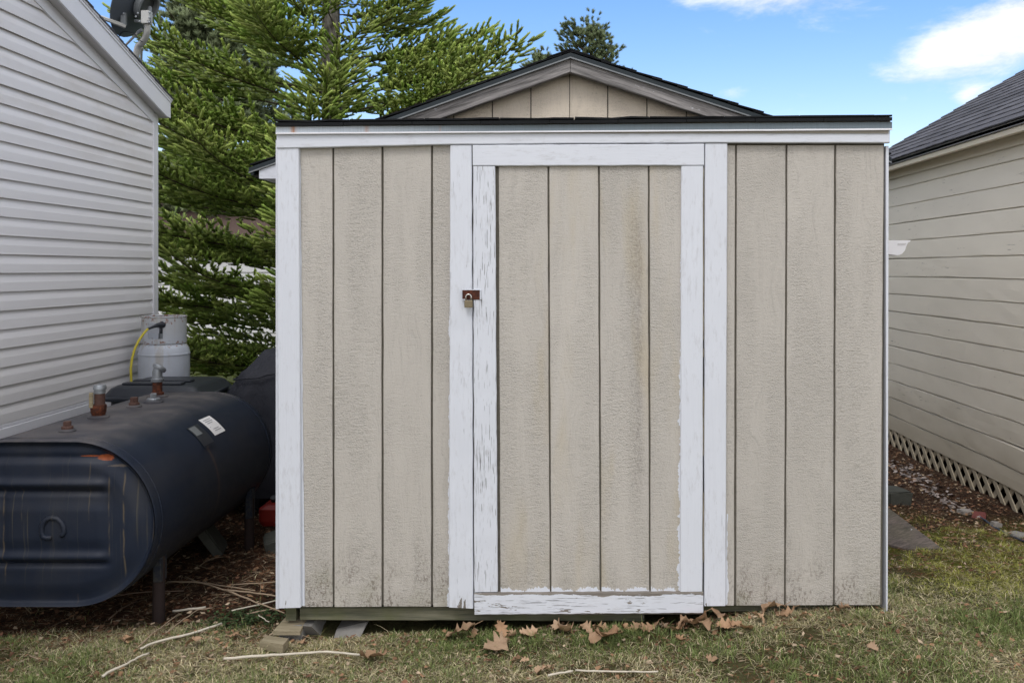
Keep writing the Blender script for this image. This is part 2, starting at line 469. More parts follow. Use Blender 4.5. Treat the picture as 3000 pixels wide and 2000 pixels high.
def shingle_fn(c0, c1, dk):
    def fn(t, tc, co, rnd):
        sp = t.noise(co, 420.0, 2, 0.8)
        b_ = t.noise(co, 9.0, 4, 0.6)
        c = t.mix(t.m('MULTIPLY_ADD', sp, 1.2, -0.1, clamp=True), c0, c1)
        c = mulc(t, c, t.m('MULTIPLY_ADD', rnd, 0.5, 0.75))
        c = mulc(t, c, t.m('MULTIPLY_ADD', b_, 0.5, 0.75))
        return {'Base Color': c, 'Roughness': 0.92, 'Bump': (sp, 0.7, 0.002)}
    return fn
M_SHB = mat("black_shingle", shingle_fn((0.006, 0.007, 0.008), (0.030, 0.031, 0.033), 0), spec=0.06)
M_SHG = mat("grey_shingle", shingle_fn((0.045, 0.046, 0.054), (0.14, 0.14, 0.155), 0), spec=0.2)

def drip_fn(t, tc, co, rnd):
    X, Y, Z = t.sep(tc)[:3]
    n = t.noise(t.v('MULTIPLY', co, (3, 3, 40)), 1.0, 5, 0.6)
    v = t.noise(t.v('MULTIPLY', co, (160, 1, 6)), 1.0, 3, 0.6)
    c = t.mix(t.m('MULTIPLY_ADD', n, 0.7, t.m('MULTIPLY', v, 0.4)), (0.045, 0.062, 0.072), (0.20, 0.255, 0.29))
    # chalky oxidised left end, two rust runs
    left = t.ss(X, -0.2, -1.3)
    c = t.mix(t.m('MULTIPLY', left, 0.75), c, mulc(t, (0.66, 0.72, 0.78), t.m('MULTIPLY_ADD', v, 0.5, 0.7)))
    for rx, wd, am in ((atd(672, 0, 3.67).x - SHX[0], 0.010, 0.9), (atd(841, 0, 3.67).x - SHX[0], 0.008, 0.5), (atd(1010, 0, 3.67).x - SHX[0], 0.004, 0.3)):
        d = t.m('DIVIDE', t.m('SUBTRACT', X, rx), wd)
        c = t.mix(t.m('MULTIPLY', t.m('EXPONENT', t.m('MULTIPLY', t.m('MULTIPLY', d, d), -1.0)), t.m('MULTIPLY', t.ss(v, 0.25, 0.55), am)), c, (0.40, 0.17, 0.06))
    return {'Base Color': c, 'Roughness': t.m('MULTIPLY_ADD', n, 0.25, 0.35), 'Metallic': 0.15}
M_DRIP = mat("galvanised_drip_edge", drip_fn, spec=0.5)
M_DRIPD = flat("dark_drip_edge", (0.022, 0.031, 0.036), 0.5, 0.25, var=0.3, sc=14)

def vinyl_fn(t, tc, co, rnd):
    n = t.noise(t.v('MULTIPLY', co, (1, 0.35, 1)), 3.0, 5, 0.6)
    f = t.noise(t.v('MULTIPLY', co, (1, 0.05, 1)), 140.0, 3, 0.6)
    X, Y, Z = t.sep(tc)[:3]
    c = mulc(t, (0.82, 0.805, 0.81), t.m('MULTIPLY_ADD', n, 0.12, 0.93))
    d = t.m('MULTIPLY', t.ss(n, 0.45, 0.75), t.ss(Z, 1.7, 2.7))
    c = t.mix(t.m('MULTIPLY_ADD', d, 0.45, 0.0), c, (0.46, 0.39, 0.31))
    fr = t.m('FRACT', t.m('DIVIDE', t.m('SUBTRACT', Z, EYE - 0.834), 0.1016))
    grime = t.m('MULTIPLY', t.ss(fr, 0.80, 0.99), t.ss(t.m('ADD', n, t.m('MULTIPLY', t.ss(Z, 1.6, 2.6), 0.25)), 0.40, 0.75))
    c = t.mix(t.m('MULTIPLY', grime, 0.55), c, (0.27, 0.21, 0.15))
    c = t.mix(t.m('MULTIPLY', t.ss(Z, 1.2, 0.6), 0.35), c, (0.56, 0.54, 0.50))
    return {'Base Color': c, 'Roughness': 0.48, 'Bump': (f, 0.25, 0.001)}
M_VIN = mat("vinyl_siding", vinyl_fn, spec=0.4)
M_TRIM = flat("white_aluminium_trim", (0.80, 0.80, 0.83), 0.4, 0.4, var=0.05, sc=5)
M_SOFF = flat("dirty_soffit_gutter_shade", (0.60, 0.59, 0.60), 0.6, 0.3, var=0.15, sc=6)

def cream_fn(t, tc, co, rnd):
    X, Y, Z = t.sep(tc)[:3]
    s_ = t.v('MULTIPLY', co, (1, 0.045, 1))
    g = t.noise(s_, 90.0, 4, 0.6, 0.3)
    n = t.noise(t.v('MULTIPLY', co, (1, 0.4, 1)), 4.0, 4, 0.6)
    c = mulc(t, (0.79, 0.74, 0.635), t.m('MULTIPLY_ADD', n, 0.16, 0.90))
    ck = t.m('MULTIPLY', t.ss(t.noise(t.v('MULTIPLY', co, (1, 0.09, 1)), 75.0, 4, 0.7), 0.63, 0.69), t.ss(t.noise(t.v('MULTIPLY', co, (1, 0.35, 1)), 3.0, 3), 0.50, 0.62))
    c = t.mix(t.m('MULTIPLY', ck, 0.7), c, (0.17, 0.16, 0.14))
    c = t.mix(t.m('MULTIPLY', t.ss(t.m('ADD', Z, t.m('MULTIPLY', n, 0.35)), 0.85, 0.2), 0.62), c, (0.33, 0.28, 0.19))
    dots = t.n('ShaderNodeTexVoronoi', {'Vector': t.v('MULTIPLY', co, (0.0, 2.6, 13.0)), 'Scale': 1.0}).outputs[0]
    c = t.mix(t.m('MULTIPLY', t.ss(dots, 0.030, 0.018), 0.6), c, (0.15, 0.13, 0.11))
    return {'Base Color': c, 'Roughness': 0.6, 'Bump': (t.m('SUBTRACT', g, ck), 0.4, 0.0015)}
M_CREAM = mat("cream_clapboard", cream_fn, spec=0.3)
M_CREAMT = flat("cream_trim", (0.64, 0.58, 0.46), 0.6, 0.3, var=0.12, sc=12)
M_LATT = flat("weathered_lattice_paint", (0.40, 0.35, 0.26), 0.75, 0.2, var=0.3, sc=18)
M_GFASC = flat("grey_metal_fascia", (0.24, 0.235, 0.23), 0.5, 0.4, var=0.15, sc=10)
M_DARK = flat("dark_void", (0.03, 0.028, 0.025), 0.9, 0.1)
M_WALLC = flat("wall_sheathing", (0.30, 0.28, 0.24), 0.9, 0.1)
M_CONC = flat("concrete", (0.27, 0.26, 0.24), 0.95, 0.1, var=0.25, sc=35, bump=0.8)
M_CONCD = flat("mossy_concrete", (0.075, 0.078, 0.068), 0.95, 0.1, var=0.35, sc=25, bump=0.8)
M_NAIL = flat("rusty_nail", (0.05, 0.035, 0.028), 0.7, 0.3, var=0.4)
M_LEG = flat("dark_rusty_pipe", (0.032, 0.022, 0.020), 0.75, 0.2, var=0.4, sc=50, bump=0.4)
M_BLK = flat("black_plastic", (0.022, 0.026, 0.034), 0.42, 0.4, var=0.25, sc=12)
M_ZINC = flat("zinc_casting", (0.27, 0.29, 0.31), 0.42, 0.5, 0.6, var=0.3, sc=60)
M_BRASS = flat("brass_padlock", (0.24, 0.20, 0.13), 0.5, 0.5, 0.7, var=0.25, sc=120)
M_STEEL = flat("shackle_steel", (0.62, 0.60, 0.56), 0.25, 0.5, 0.95, var=0.15, sc=60)
M_YEL = flat("yellow_hose", (0.62, 0.52, 0.05), 0.45, 0.4, var=0.08)
M_RED = flat("red_plastic", (0.30, 0.022, 0.014), 0.45, 0.4, var=0.15, sc=10)
M_STK = flat("white_sticker", (0.80, 0.80, 0.80), 0.5, 0.3, var=0.03)
M_INK = flat("grey_print", (0.30, 0.30, 0.32), 0.6, 0.2, var=0.1)
M_DISH = flat("dark_grey_dish", (0.085, 0.10, 0.12), 0.5, 0.4, var=0.15, sc=8)
M_GALV = flat("galvanised_mast", (0.50, 0.50, 0.47), 0.45, 0.5, 0.3, var=0.15, sc=20)
M_BRKT = flat("grey_bracket_paint_lip_highlight", (0.20, 0.215, 0.22), 0.5, 0.4, 0.2, var=0.2, sc=20)

def hasp_fn(t, tc, co, rnd):
    n = t.noise(co, 45.0, 5, 0.7)
    c = t.mix(t.ss(n, 0.35, 0.7), (0.035, 0.010, 0.006), (0.13, 0.035, 0.015))
    return {'Base Color': c, 'Roughness': 0.65, 'Bump': (n, 0.5, 0.001)}
M_HASP = mat("rusty_hasp", hasp_fn)
def rustpipe_fn(t, tc, co, rnd):
    n = t.noise(co, 38.0, 6, 0.7)
    c = t.ramp(n, [(0.30, (0.025, 0.012, 0.009)), (0.5, (0.075, 0.024, 0.012)), (0.68, (0.20, 0.055, 0.02)), (0.8, (0.06, 0.022, 0.014))])
    return {'Base Color': c, 'Roughness': 0.8, 'Bump': (n, 0.7, 0.002)}
M_RUST = mat("rusty_iron", rustpipe_fn)
M_BOLT = flat("brown_rusted_plug", (0.085, 0.045, 0.035), 0.7, 0.3, var=0.4, sc=70, bump=0.6)

TKX = (-2.20, 3.72, 0.0)
def tank_fn(cap):
    def fn(t, tc, co, rnd):
        X, Y, Z = t.sep(tc)[:3]
        n = t.noise(tc, 5.0, 5, 0.6)
        f = t.noise(tc, 60.0, 4, 0.6)
        c = t.mix(n, (0.007, 0.011, 0.024), (0.017, 0.025, 0.043))
        c = t.mix(t.m('MULTIPLY', t.ss(t.noise(t.v('MULTIPLY', tc, (3, 0.7, 3)), 1.5, 4), 0.4, 0.75), 0.55), c, (0.034, 0.034, 0.037))
        def blob(cx, cz, rx, rz, dm, edge=0.35, yc=None):
            ax_ = X if yc is None else Y
            a = t.m('DIVIDE', t.m('SUBTRACT', ax_, cx), rx); b_ = t.m('DIVIDE', t.m('SUBTRACT', Z, cz), rz)
            r = t.m('ADD', t.m('MULTIPLY', a, a), t.m('MULTIPLY', b_, b_))
            return t.ss(t.m('ADD', r, t.m('MULTIPLY', t.m('SUBTRACT', t.noise(tc, 26.0, 5, 0.7), 0.5), dm)), 1.0 + edge, 1.0 - edge)
        if cap:
            # drip streaks below the rust line
            xn = t.noise(t.v('MULTIPLY', t.v('ADD', tc, t.comb(t.m('MULTIPLY', t.noise(t.v('MULTIPLY', tc, (1, 1, 5)), 1.0, 2), 0.02), 0, 0)), (1, 0, 0.015)), 95.0, 2, 0.5)
            brk = t.noise(t.v('MULTIPLY', tc, (30, 0, 2.5)), 1.0, 3)
            stre = t.m('MULTIPLY', t.m('MULTIPLY', t.ss(xn, 0.60, 0.70), t.ss(brk, 0.36, 0.6)), t.m('MULTIPLY', t.ss(Z, 0.76, 0.70), t.ss(Z, 0.10, 0.45)))
            c = t.mix(t.m('MULTIPLY', stre, 0.30), c, (0.16, 0.135, 0.075))
            for (sx, z0, z1, wd, am) in ((-2.278, 0.20, 0.60, 0.0028, 0.9), (-1.785, 0.22, 0.66, 0.0030, 0.75), (-1.845, 0.3, 0.66, 0.0026, 0.55), (-2.20, 0.42, 0.60, 0.0022, 0.5), (-1.66, 0.36, 0.47, 0.003, 0.6), (-1.98, 0.11, 0.16, 0.003, 0.6), (-1.925, 0.45, 0.7, 0.0024, 0.5)):
                d = t.m('DIVIDE', t.m('SUBTRACT', t.m('ADD', X, t.m('MULTIPLY', t.m('SUBTRACT', t.noise(t.v('MULTIPLY', tc, (1, 1, 6)), 1.0, 2), 0.5), 0.03)), sx - TKX[0]), wd)
                gk = t.m('EXPONENT', t.m('MULTIPLY', t.m('MULTIPLY', d, d), -1.0))
                c = t.mix(t.m('MULTIPLY', t.m('MULTIPLY', gk, t.m('MULTIPLY', t.ss(Z, z0, z0 + 0.05), t.ss(Z, z1 + 0.02, z1 - 0.02))), t.m('MULTIPLY', am * 0.55, t.ss(t.noise(t.v('MULTIPLY', tc, (40, 1, 14)), 1.0, 3), 0.38, 0.60))), c, (0.22, 0.165, 0.085))
            rb = blob(-1.868 - TKX[0], 0.722, 0.032, 0.012, 4.5)
            rb = t.m('MAXIMUM', rb, blob(-1.93 - TKX[0], 0.729, 0.04, 0.003, 5.0))
            c = t.mix(rb, c, t.mix(f, (0.10, 0.025, 0.012), (0.40, 0.10, 0.03)))
            c = t.mix(t.m('MULTIPLY', blob(-1.81 - TKX[0], 0.69, 0.04, 0.006, 6.0), 0.35), c, (0.22, 0.17, 0.12))
        else:
            # rust run below the nameplate, scratches, dusty top
            d = t.m('DIVIDE', t.m('SUBTRACT', Y, t.m('MULTIPLY_ADD', Z, -0.10, 0.735)), 0.013)
            gk = t.m('EXPONENT', t.m('MULTIPLY', t.m('MULTIPLY', d, d), -1.0))
            c = t.mix(t.m('MULTIPLY', t.m('MULTIPLY', gk, t.m('MULTIPLY', t.ss(Z, 0.66, 0.63), t.ss(Z, 0.10, 0.5))), t.m('MULTIPLY', t.ss(X, 0.2, 0.4), 0.6)), c, (0.075, 0.052, 0.042))
            c = t.mix(t.m('MULTIPLY', t.ss(Z, 0.55, 0.20), t.m('MULTIPLY', t.ss(f, 0.35, 0.7), 0.35)), c, (0.10, 0.09, 0.06))
            c = t.mix(t.m('MULTIPLY', t.ss(Z, 0.74, 0.80), t.m('MULTIPLY_ADD', t.ss(n, 0.35, 0.7), 0.4, 0.18)), c, (0.17, 0.15, 0.14))
            sc_ = t.ss(t.noise(t.v('MULTIPLY', tc, (30, 9, 22)), 1.0, 5, 0.75), 0.72, 0.75)
            c = t.mix(t.m('MULTIPLY', sc_, 0.35), c, (0.25, 0.23, 0.20))
        return {'Base Color': c, 'Roughness': t.m('MULTIPLY_ADD', n, 0.25, 0.40 if not cap else 0.36), 'Bump': (t.m('ADD', t.m('MULTIPLY', f, 0.12), t.m('MULTIPLY', t.noise(tc, 3.0, 2, 0.5), 5.0)), 0.5, 0.004)}
    return fn
M_TANK = mat("navy_tank_paint", tank_fn(False), spec=0.22)
M_TCAP = mat("navy_tank_end_paint", tank_fn(True), spec=0.3)

def prop_fn(t, tc, co, rnd):
    X, Y, Z = t.sep(tc)[:3]
    n = t.noise(tc, 9.0, 5, 0.6); f = t.noise(tc, 34.0, 6, 0.72)
    v = t.noise(t.v('MULTIPLY', tc, (16, 16, 0.9)), 1.0, 4, 0.6)
    c = mulc(t, (0.57, 0.61, 0.67), t.m('MULTIPLY_ADD', n, 0.25, 0.86))
    c = t.mix(t.m('MULTIPLY', t.ss(v, 0.52, 0.68), 0.45), c, (0.42, 0.36, 0.26))
    top = t.ss(Z, 0.96, 1.10)
    c = t.mix(t.m('MULTIPLY', top, 0.35), c, (0.52, 0.50, 0.44))
    r = t.ss(t.m('ADD', f, t.m('ADD', t.m('MULTIPLY', t.ss(Z, 1.08, 1.17), 0.15), t.m('MULTIPLY', t.m('MULTIPLY', t.ss(Z, 0.93, 0.98), t.ss(Z, 1.04, 0.99)), 0.13))), 0.66, 0.72)
    c = t.mix(t.m('MULTIPLY', r, 0.85), c, (0.26, 0.10, 0.04))
    return {'Base Color': c, 'Roughness': 0.5, 'Bump': (f, 0.25, 0.0015)}
M_PROP = mat("propane_cylinder_paint", prop_fn, spec=0.35)

def cloth_fn(t, tc, co, rnd):
    n = t.noise(tc, 7.0, 5, 0.6, 0.6); f = t.noise(tc, 300.0, 2, 0.6)
    return {'Base Color': t.mix(n, (0.010, 0.012, 0.020), (0.024, 0.026, 0.036)), 'Roughness': 0.62, 'Bump': (t.m('MULTIPLY_ADD', n, 3.0, f), 0.5, 0.006)}
M_CLOTH = mat("black_cover_cloth", cloth_fn, spec=0.35)

def bark_fn(t, tc, co, rnd):
    n = t.noise(t.v('MULTIPLY', tc, (22, 22, 9)), 1.0, 5, 0.7)
    c = t.mix(t.ss(n, 0.35, 0.65), (0.06, 0.052, 0.045), (0.27, 0.25, 0.22))
    return {'Base Color': c, 'Roughness': 0.95, 'Bump': (n, 0.9, 0.015)}
M_BARK = mat("grey_bark", bark_fn, spec=0.1)
M_LIMB = flat("brown_limb_bark", (0.075, 0.058, 0.045), 0.9, 0.1, var=0.35, sc=40)

def vcol(name, rough=0.6, spec=0.25, trans=0.0, scale=1.0):
    m = bpy.data.materials.new(name); m.use_nodes = True
    t = NT(m.node_tree)
    out = t.n('ShaderNodeOutputMaterial')
    a = t.n('ShaderNodeAttribute', attribute_name='Col').outputs['Color']
    b = t.n('ShaderNodeBsdfPrincipled', {'Base Color': a, 'Roughness': rough, 'Specular IOR Level': spec})
    if trans:
        tr = t.n('ShaderNodeBsdfTranslucent', {'Color': a})
        mx = t.n('ShaderNodeMixShader', {0: trans, 1: b.outputs[0], 2: tr.outputs[0]})
        t.t.links.new(mx.outputs[0], out.inputs[0])
    else:
        t.t.links.new(b.outputs[0], out.inputs[0])
    return m
M_NEED = vcol("spruce_needles", 0.5, 0.30, 0.38)
M_GRASS = vcol("grass_blades", 0.6, 0.25, 0.25)
M_LIT = vcol("ground_litter", 0.85, 0.1)

def leaf_fn(t, tc, co, rnd):
    n = t.noise(tc, 30.0, 5, 0.65)
    c = t.mix(n, (0.23, 0.12, 0.06), (0.50, 0.315, 0.18))
    c = t.mix(t.m('MULTIPLY', rnd, 0.55), c, (0.50, 0.37, 0.25))
    c = mulc(t, c, t.m('MULTIPLY_ADD', t.m('FRACT', t.m('MULTIPLY', rnd, 7.3)), 0.45, 0.70))
    return {'Base Color': c, 'Roughness': 0.62, 'Bump': (n, 0.6, 0.002)}
M_LEAF = mat("dead_leaf", leaf_fn, spec=0.3)
M_STICKW = flat("bleached_stick", (0.58, 0.53, 0.43), 0.7, 0.25, var=0.22, sc=40, bump=0.5)
M_STICKB = flat("tan_stalk", (0.34, 0.26, 0.18), 0.8, 0.2, var=0.3, sc=40, bump=0.5)
M_STICKD = flat("brown_stalk", (0.15, 0.105, 0.075), 0.8, 0.2, var=0.3, sc=40, bump=0.5)

def ground_fn(t, tc, co, rnd):
    X, Y, Z = t.sep(tc)[:3]
    n = t.noise(tc, 1.7, 5, 0.6); f = t.noise(tc, 45.0, 6, 0.75); f2 = t.noise(t.v('ADD', tc, (5, 5, 5)), 90.0, 4, 0.8)
    soil = t.ramp(f, [(0.28, (0.013, 0.009, 0.006)), (0.45, (0.042, 0.025, 0.017)), (0.58, (0.075, 0.043, 0.027)), (0.76, (0.18, 0.125, 0.08))])
    thatch = t.ramp(f2, [(0.25, (0.045, 0.038, 0.018)), (0.48, (0.12, 0.105, 0.05)), (0.60, (0.085, 0.10, 0.035)), (0.78, (0.26, 0.22, 0.13))])
    moss = t.ramp(f, [(0.3, (0.045, 0.055, 0.012)), (0.55, (0.14, 0.15, 0.025)), (0.8, (0.25, 0.24, 0.06))])
    litter = t.ss(t.m('ADD', Y, t.m('MULTIPLY', n, 0.7)), 4.05, 4.35)
    lx = t.ss(X, -0.9, -1.3)
    far = t.ss(t.m('ADD', Y, t.m('MULTIPLY', n, 1.2)), 5.2, 5.9)
    c = t.mix(t.m('MAXIMUM', t.m('MULTIPLY', litter, lx), far), thatch, soil)
    mz = t.m('MULTIPLY', t.m('MULTIPLY', t.ss(X, 1.2, 1.6), t.ss(Y, 4.0, 4.5)), t.ss(t.m('ADD', Y, n), 6.4, 5.4))
    c = t.mix(t.m('MULTIPLY', mz, t.ss(t.noise(tc, 4.0, 4), 0.38, 0.55)), c, moss)
    lawn = t.ss(Y, 9.0, 13.0)
    c = t.mix(lawn, c, (0.07, 0.085, 0.03))
    return {'Base Color': c, 'Roughness': 0.95, 'Bump': (t.m('ADD', f, f2), 1.0, 0.018)}
M_GROUND = mat("soil_and_thatch", ground_fn, spec=0.1)
# ------------------------------------------------------------------ ground: one sheet to the horizon, fine near the camera
def axis_pts(lo, hi, fine_lo, fine_hi, st):
    a = list(np.arange(fine_lo, fine_hi + 1e-6, st))
    x = fine_hi; d = st
    up = []
    while x < hi: d *= 1.35; x += d; up.append(min(x, hi))
    x = fine_lo; d = st; dn = []
    while x > lo: d *= 1.35; x -= d; dn.append(max(x, lo))
    return np.array(dn[::-1] + a + up)
gx = axis_pts(-400, 400, -4.0, 4.2, 0.035); gy = axis_pts(-30, 600, 2.6, 9.0, 0.035)
GXX, GYY = np.meshgrid(gx, gy)
GZ = gh(GXX, GYY)
nx, ny = len(gx), len(gy)
V = np.stack([GXX.ravel(), GYY.ravel(), GZ.ravel()], 1)
ii = (np.arange(ny - 1)[:, None] * nx + np.arange(nx - 1)[None, :]).ravel()
T = np.concatenate([np.stack([ii, ii + 1, ii + nx + 1], 1), np.stack([ii, ii + nx + 1, ii + nx], 1)])
o = npmesh("ground", V, T, M_GROUND, smooth=True); o['kind'] = 'structure'

# ------------------------------------------------------------------ the shed: lean-to front on a small gabled building
shed = thing("garden_shed", "beige wooden garden shed with a white framed padlocked door and low gabled roof behind", "shed", SHX)
Y0 = 3.717
def dq(x0t, x1t, yt0, yt1, x0b, x1b, yb0, yb1, Y):   # corners read in the photo -> tl,tr,br,bl
    r = []
    for (x, y) in ((x0t, yt0), (x1t, yt1), (x1b, yb1), (x0b, yb0)):
        p = atd(x, y, Y); r.append((p.x, p.z))
    return r
def lin(a, b, t): return a + (b - a) * t
# backing wall (the bottom of the grooves)
q = dq(640, 2031, 330, 322, 650, 2026, 1388, 1387, Y0 + 0.009)
MB().prism(q, Y0 + 0.009, Y0 + 0.05).build("wall_panel", M_GROOVE, shed)
for (a, b, c, d) in ((688, 763, 690, 764), (767.5, 876, 768, 876), (880.5, 990, 881, 990), (994.5, 1036, 994.5, 1036),
                     (1668, 1688.5, 1664, 1686), (1693, 1804.5, 1691, 1801), (1809, 1916.5, 1805.5, 1913.5), (1921, 2030, 1918, 2022.5)):
    yb = lin(1393, 1388, (a - 640) / 1400)
    MB().board(dq(a, b, 334, 334, c, d, yb + rng.uniform(-.6, .6), yb + rng.uniform(-.6, .6), Y0), Y0, 0.009, 0.002, 16, 0.0009).build("siding_board", M_SID, shed)
# white boards
def tb(name, q, Y, th, m, par=shed, ch=0.003, n=12, jit=0.0008):
    return MB().board(q, Y, th, ch, n, jit).build(name, m, par)
YT = Y0 - 0.021
tb("corner_board", dq(636, 686, 340.5, 340, 640, 691, 1396, 1394.5, YT), YT, 0.020, M_PTB)
tb("paint_edge_strip", dq(686, 689.5, 341, 341, 692, 700, 1391, 1390, Y0 - 0.004), Y0 - 0.004, 0.0035, M_PTB, ch=0.0008, n=40, jit=0.0012)
tb("door_jamb", dq(1034, 1083.5, 333.5, 333, 1031, 1087, 1394, 1397, YT), YT, 0.020, M_PTJ, n=30, jit=0.0012)
tb("door_jamb", dq(1619.3, 1671, 330, 330, 1617.5, 1667, 1391, 1390.5, YT), YT, 0.020, M_PTJ)
YF = Y0 - 0.027
fb = MB(); vs = []; fs = []; nf = 36
for i in range(nf + 1):
    xd = lin(635.5, 2044, i / nf)
    yt = lin(304, 296, i / nf); yb = float(np.interp(xd, [635, 800, 1034, 1300, 1617, 2044], [341, 337, 332.0, 329.6, 328, 328])) + rng.uniform(-.25, .25)
    pt_, pb_ = atd(xd, yt, YF), atd(xd, yb, YF)
    vs += [(pt_.x, YF + .002, pt_.z), (pt_.x, YF, pt_.z - .002), (pb_.x, YF, pb_.z + .003), (pb_.x, YF + .003, pb_.z), (pb_.x, YF + .026, pb_.z), (pt_.x, YF + .026, pt_.z)]
for i in range(nf):
    for k in range(6): fs.append((i * 6 + k, (i + 1) * 6 + k, (i + 1) * 6 + (k + 1) % 6, i * 6 + (k + 1) % 6))
fs += [(0, 1, 2, 3, 4, 5), tuple(nf * 6 + k for k in (5, 4, 3, 2, 1, 0))]
fb.add(vs, fs).build("fascia_board", M_PH, shed)
YD = Y0 - 0.036
# drip edge: flat face, small kick at the bottom
q = dq(634, 2049, 291, 280, 633, 2049, 307, 297.5, YD)
tb("drip_edge", q, YD, 0.004, M_DRIP, ch=0.0008, n=30, jit=0.0006)
q2 = dq(633, 2049.5, 305, 295, 633, 2049.5, 308.5, 299, YD - 0.004)
tb("drip_edge_lip", q2, YD - 0.004, 0.006, M_TRIM, ch=0.001, n=30, jit=0.0004)
# side return behind the drip edge and the sub-fascia
zl = atd(633, 290, YD).z; zr = atd(2049, 275, YD).z
MB().box((-1.138, YD + 0.004, zl - 0.028), (1.345, Y0, zl - 0.004)).build("sub_fascia", M_WALLC, shed)
# right corner board seen edge-on, left side boards
xr0 = atd(2034.5, 900, Y0).x; xr1 = atd(2040.5, 900, Y0).x
MB().prism([(xr0, 2.005), (xr0 + 0.0005, 0.065), (atd(2029.5, 1380, Y0).x, 0.085), (atd(2030.5, 1386, Y0).x - 0.0, 0.09), (atd(2038, 1378, Y0).x, 0.10), (xr1, 2.005)], Y0 - 0.004, Y0 + 0.085).build("corner_board_edge", M_PTB, shed)
YM = 4.74
for i in range(5):
    y0 = Y0 + 0.06 + i * 0.2; y1 = min(y0 + 0.196, YM)
    MB().box((-1.147, y0, 0.13), (-1.128, y1, 2.03)).build("siding_board", M_SID, shed)
    MB().box((1.338, y0 + 0.03, 0.13), (1.352, y1 + 0.02, 2.03)).build("siding_board", M_SID, shed)
MB().box((-1.160, Y0 - 0.001, 0.105), (-1.1475, Y0 + 0.085, 2.03)).build("corner_board_edge", M_PTB, shed)
# nails
nail_me = MB().lathe((0, 0, 0), [(0.0055, 0), (0.005, -0.0012), (0.0, -0.0022)], 8, (0, 1, 0)).build("nail", M_NAIL, shed)
nail_me.location = Vector(atd(793, 1365, Y0)) - Vector(SHX)
nm = nail_me.data
for (x, y) in ((903, 1359), (1777, 1370), (1958, 1370), (2018, 543), (2021, 796), (2015, 942), (2011, 1197), (775, 341), (922, 341), (2003, 1288)):
    p = atd(x, y, Y0 - 0.001); placed("nail", nm, Matrix.Translation(p) @ Matrix.Scale(rng.uniform(0.7, 1.0), 4), shed)
# threshold beam, side joist, blocking
pA = atd(690, 1398, Y0 + 0.03); pB = atd(1470, 1424, Y0 + 0.03)
tb("skid_beam", dq(689, 1480, 1394, 1394, 689, 1480, 1424, 1427, Y0 + 0.03), Y0 + 0.03, 0.04, M_BEAM, ch=0.004, n=20, jit=0.0015)
tb("skid_beam", dq(1480, 2020, 1386, 1386, 1480, 2020, 1408, 1400, Y0 + 0.045), Y0 + 0.045, 0.04, M_BEAM, ch=0.004)
MB().box((-1.128, Y0 + 0.03, 0.045), (-1.086, YM, 0.12)).build("side_joist", M_BEAM, shed)
MB().box((-1.12, Y0 + 0.075, 0.10), (1.33, YM, 0.12)).build("floor_deck", M_WALLC, shed)
# door
door = MB().prism(dq(1086, 1616, 331, 331, 1089, 1613, 1409, 1407, Y0 + 0.0085), Y0 - 0.0045, Y0 + 0.0085).build("door", M_GROOVE, shed)
YB = Y0 - 0.012
for (a, b, c, d) in ((1145.5, 1257.5, 1149.5, 1263), (1261.5, 1373.5, 1266.5, 1377.5), (1377.5, 1488, 1381.5, 1491), (1492, 1568, 1495, 1568)):
    tb("siding_board", dq(a, b, 376, 376, c, d, 1362, 1361, YB), YB, 0.0075, M_SIDD, par=door, ch=0.002, n=16, jit=0.0009)
YS = Y0 - 0.026
tb("stile", dq(1086.5, 1137, 382, 382, 1089.5, 1143, 1359, 1358.5, YS), YS, 0.021, M_PTX, par=door, n=30, jit=0.0014)
tb("stile", dq(1565, 1615.5, 381.5, 381, 1562.5, 1613.5, 1358, 1357.5, YS), YS, 0.021, M_PT, par=door, n=16)
tb("rail", dq(1085.5, 1617, 333.2, 330.2, 1086, 1617, 381, 380, YS - 0.002), YS - 0.002, 0.023, M_PH, par=door, n=24)
tb("rail", dq(1089, 1615.5, 1361.5, 1359, 1090, 1615.5, 1411.5, 1407.5, YS - 0.002), YS - 0.002, 0.023, M_PHX, par=door, n=40, jit=0.0013)
# white paint dabbed beyond the frame onto the boards (ragged film)
def ragged(name, pts_a, pts_b, Y, m, par, amp, n=90):
    """film between edge a (clean) and edge b (ragged); pts are (x,z) ends"""
    mb = MB(); vs = []; fs = []
    for i in range(n + 1):
        t = i / n
        a = Vector(pts_a[0]).lerp(Vector(pts_a[1]), t); b = Vector(pts_b[0]).lerp(Vector(pts_b[1]), t)
        b = a + (b - a) * max(0.05, 0.55 + amp * (0.45 * (float(vnoise(i * 0.06, 3.3 + n)) - 0.5) * 2 + 0.35 * (float(vnoise(i * 0.31, 13.3 + n)) - 0.5) * 2 + rng.uniform(-0.2, 0.2)))
        vs += [(a.x, Y, a.y), (b.x, Y, b.y), (b.x, Y + 0.0012, b.y), (a.x, Y + 0.0012, a.y)]
    for i in range(n):
        for k in range(3):
            fs.append((i * 4 + k, (i + 1) * 4 + k, (i + 1) * 4 + k + 1, i * 4 + k + 1))
    mb.add(vs, fs); return mb.build(name, m, par)
def P2(x, y, Y): p = atd(x, y, Y); return (p.x, p.z)
YR = YB - 0.0012
ragged("paint_overlap", (P2(1568, 384, YR), P2(1566, 1358, YR)), (P2(1563, 384, YR), P2(1552, 1358, YR)), YR, M_PT, door, 0.75, 420)
for (a, b) in ((1150, 1263), (1267, 1377.5), (1382, 1491), (1495.5, 1552)):
    ragged("paint_overlap", (P2(a, 1361, YR), P2(b, 1361, YR)), (P2(a, 1348, YR), P2(b, 1348, YR)), YR, M_PT, door, 1.2, 60)
YR2 = Y0 - 0.0014
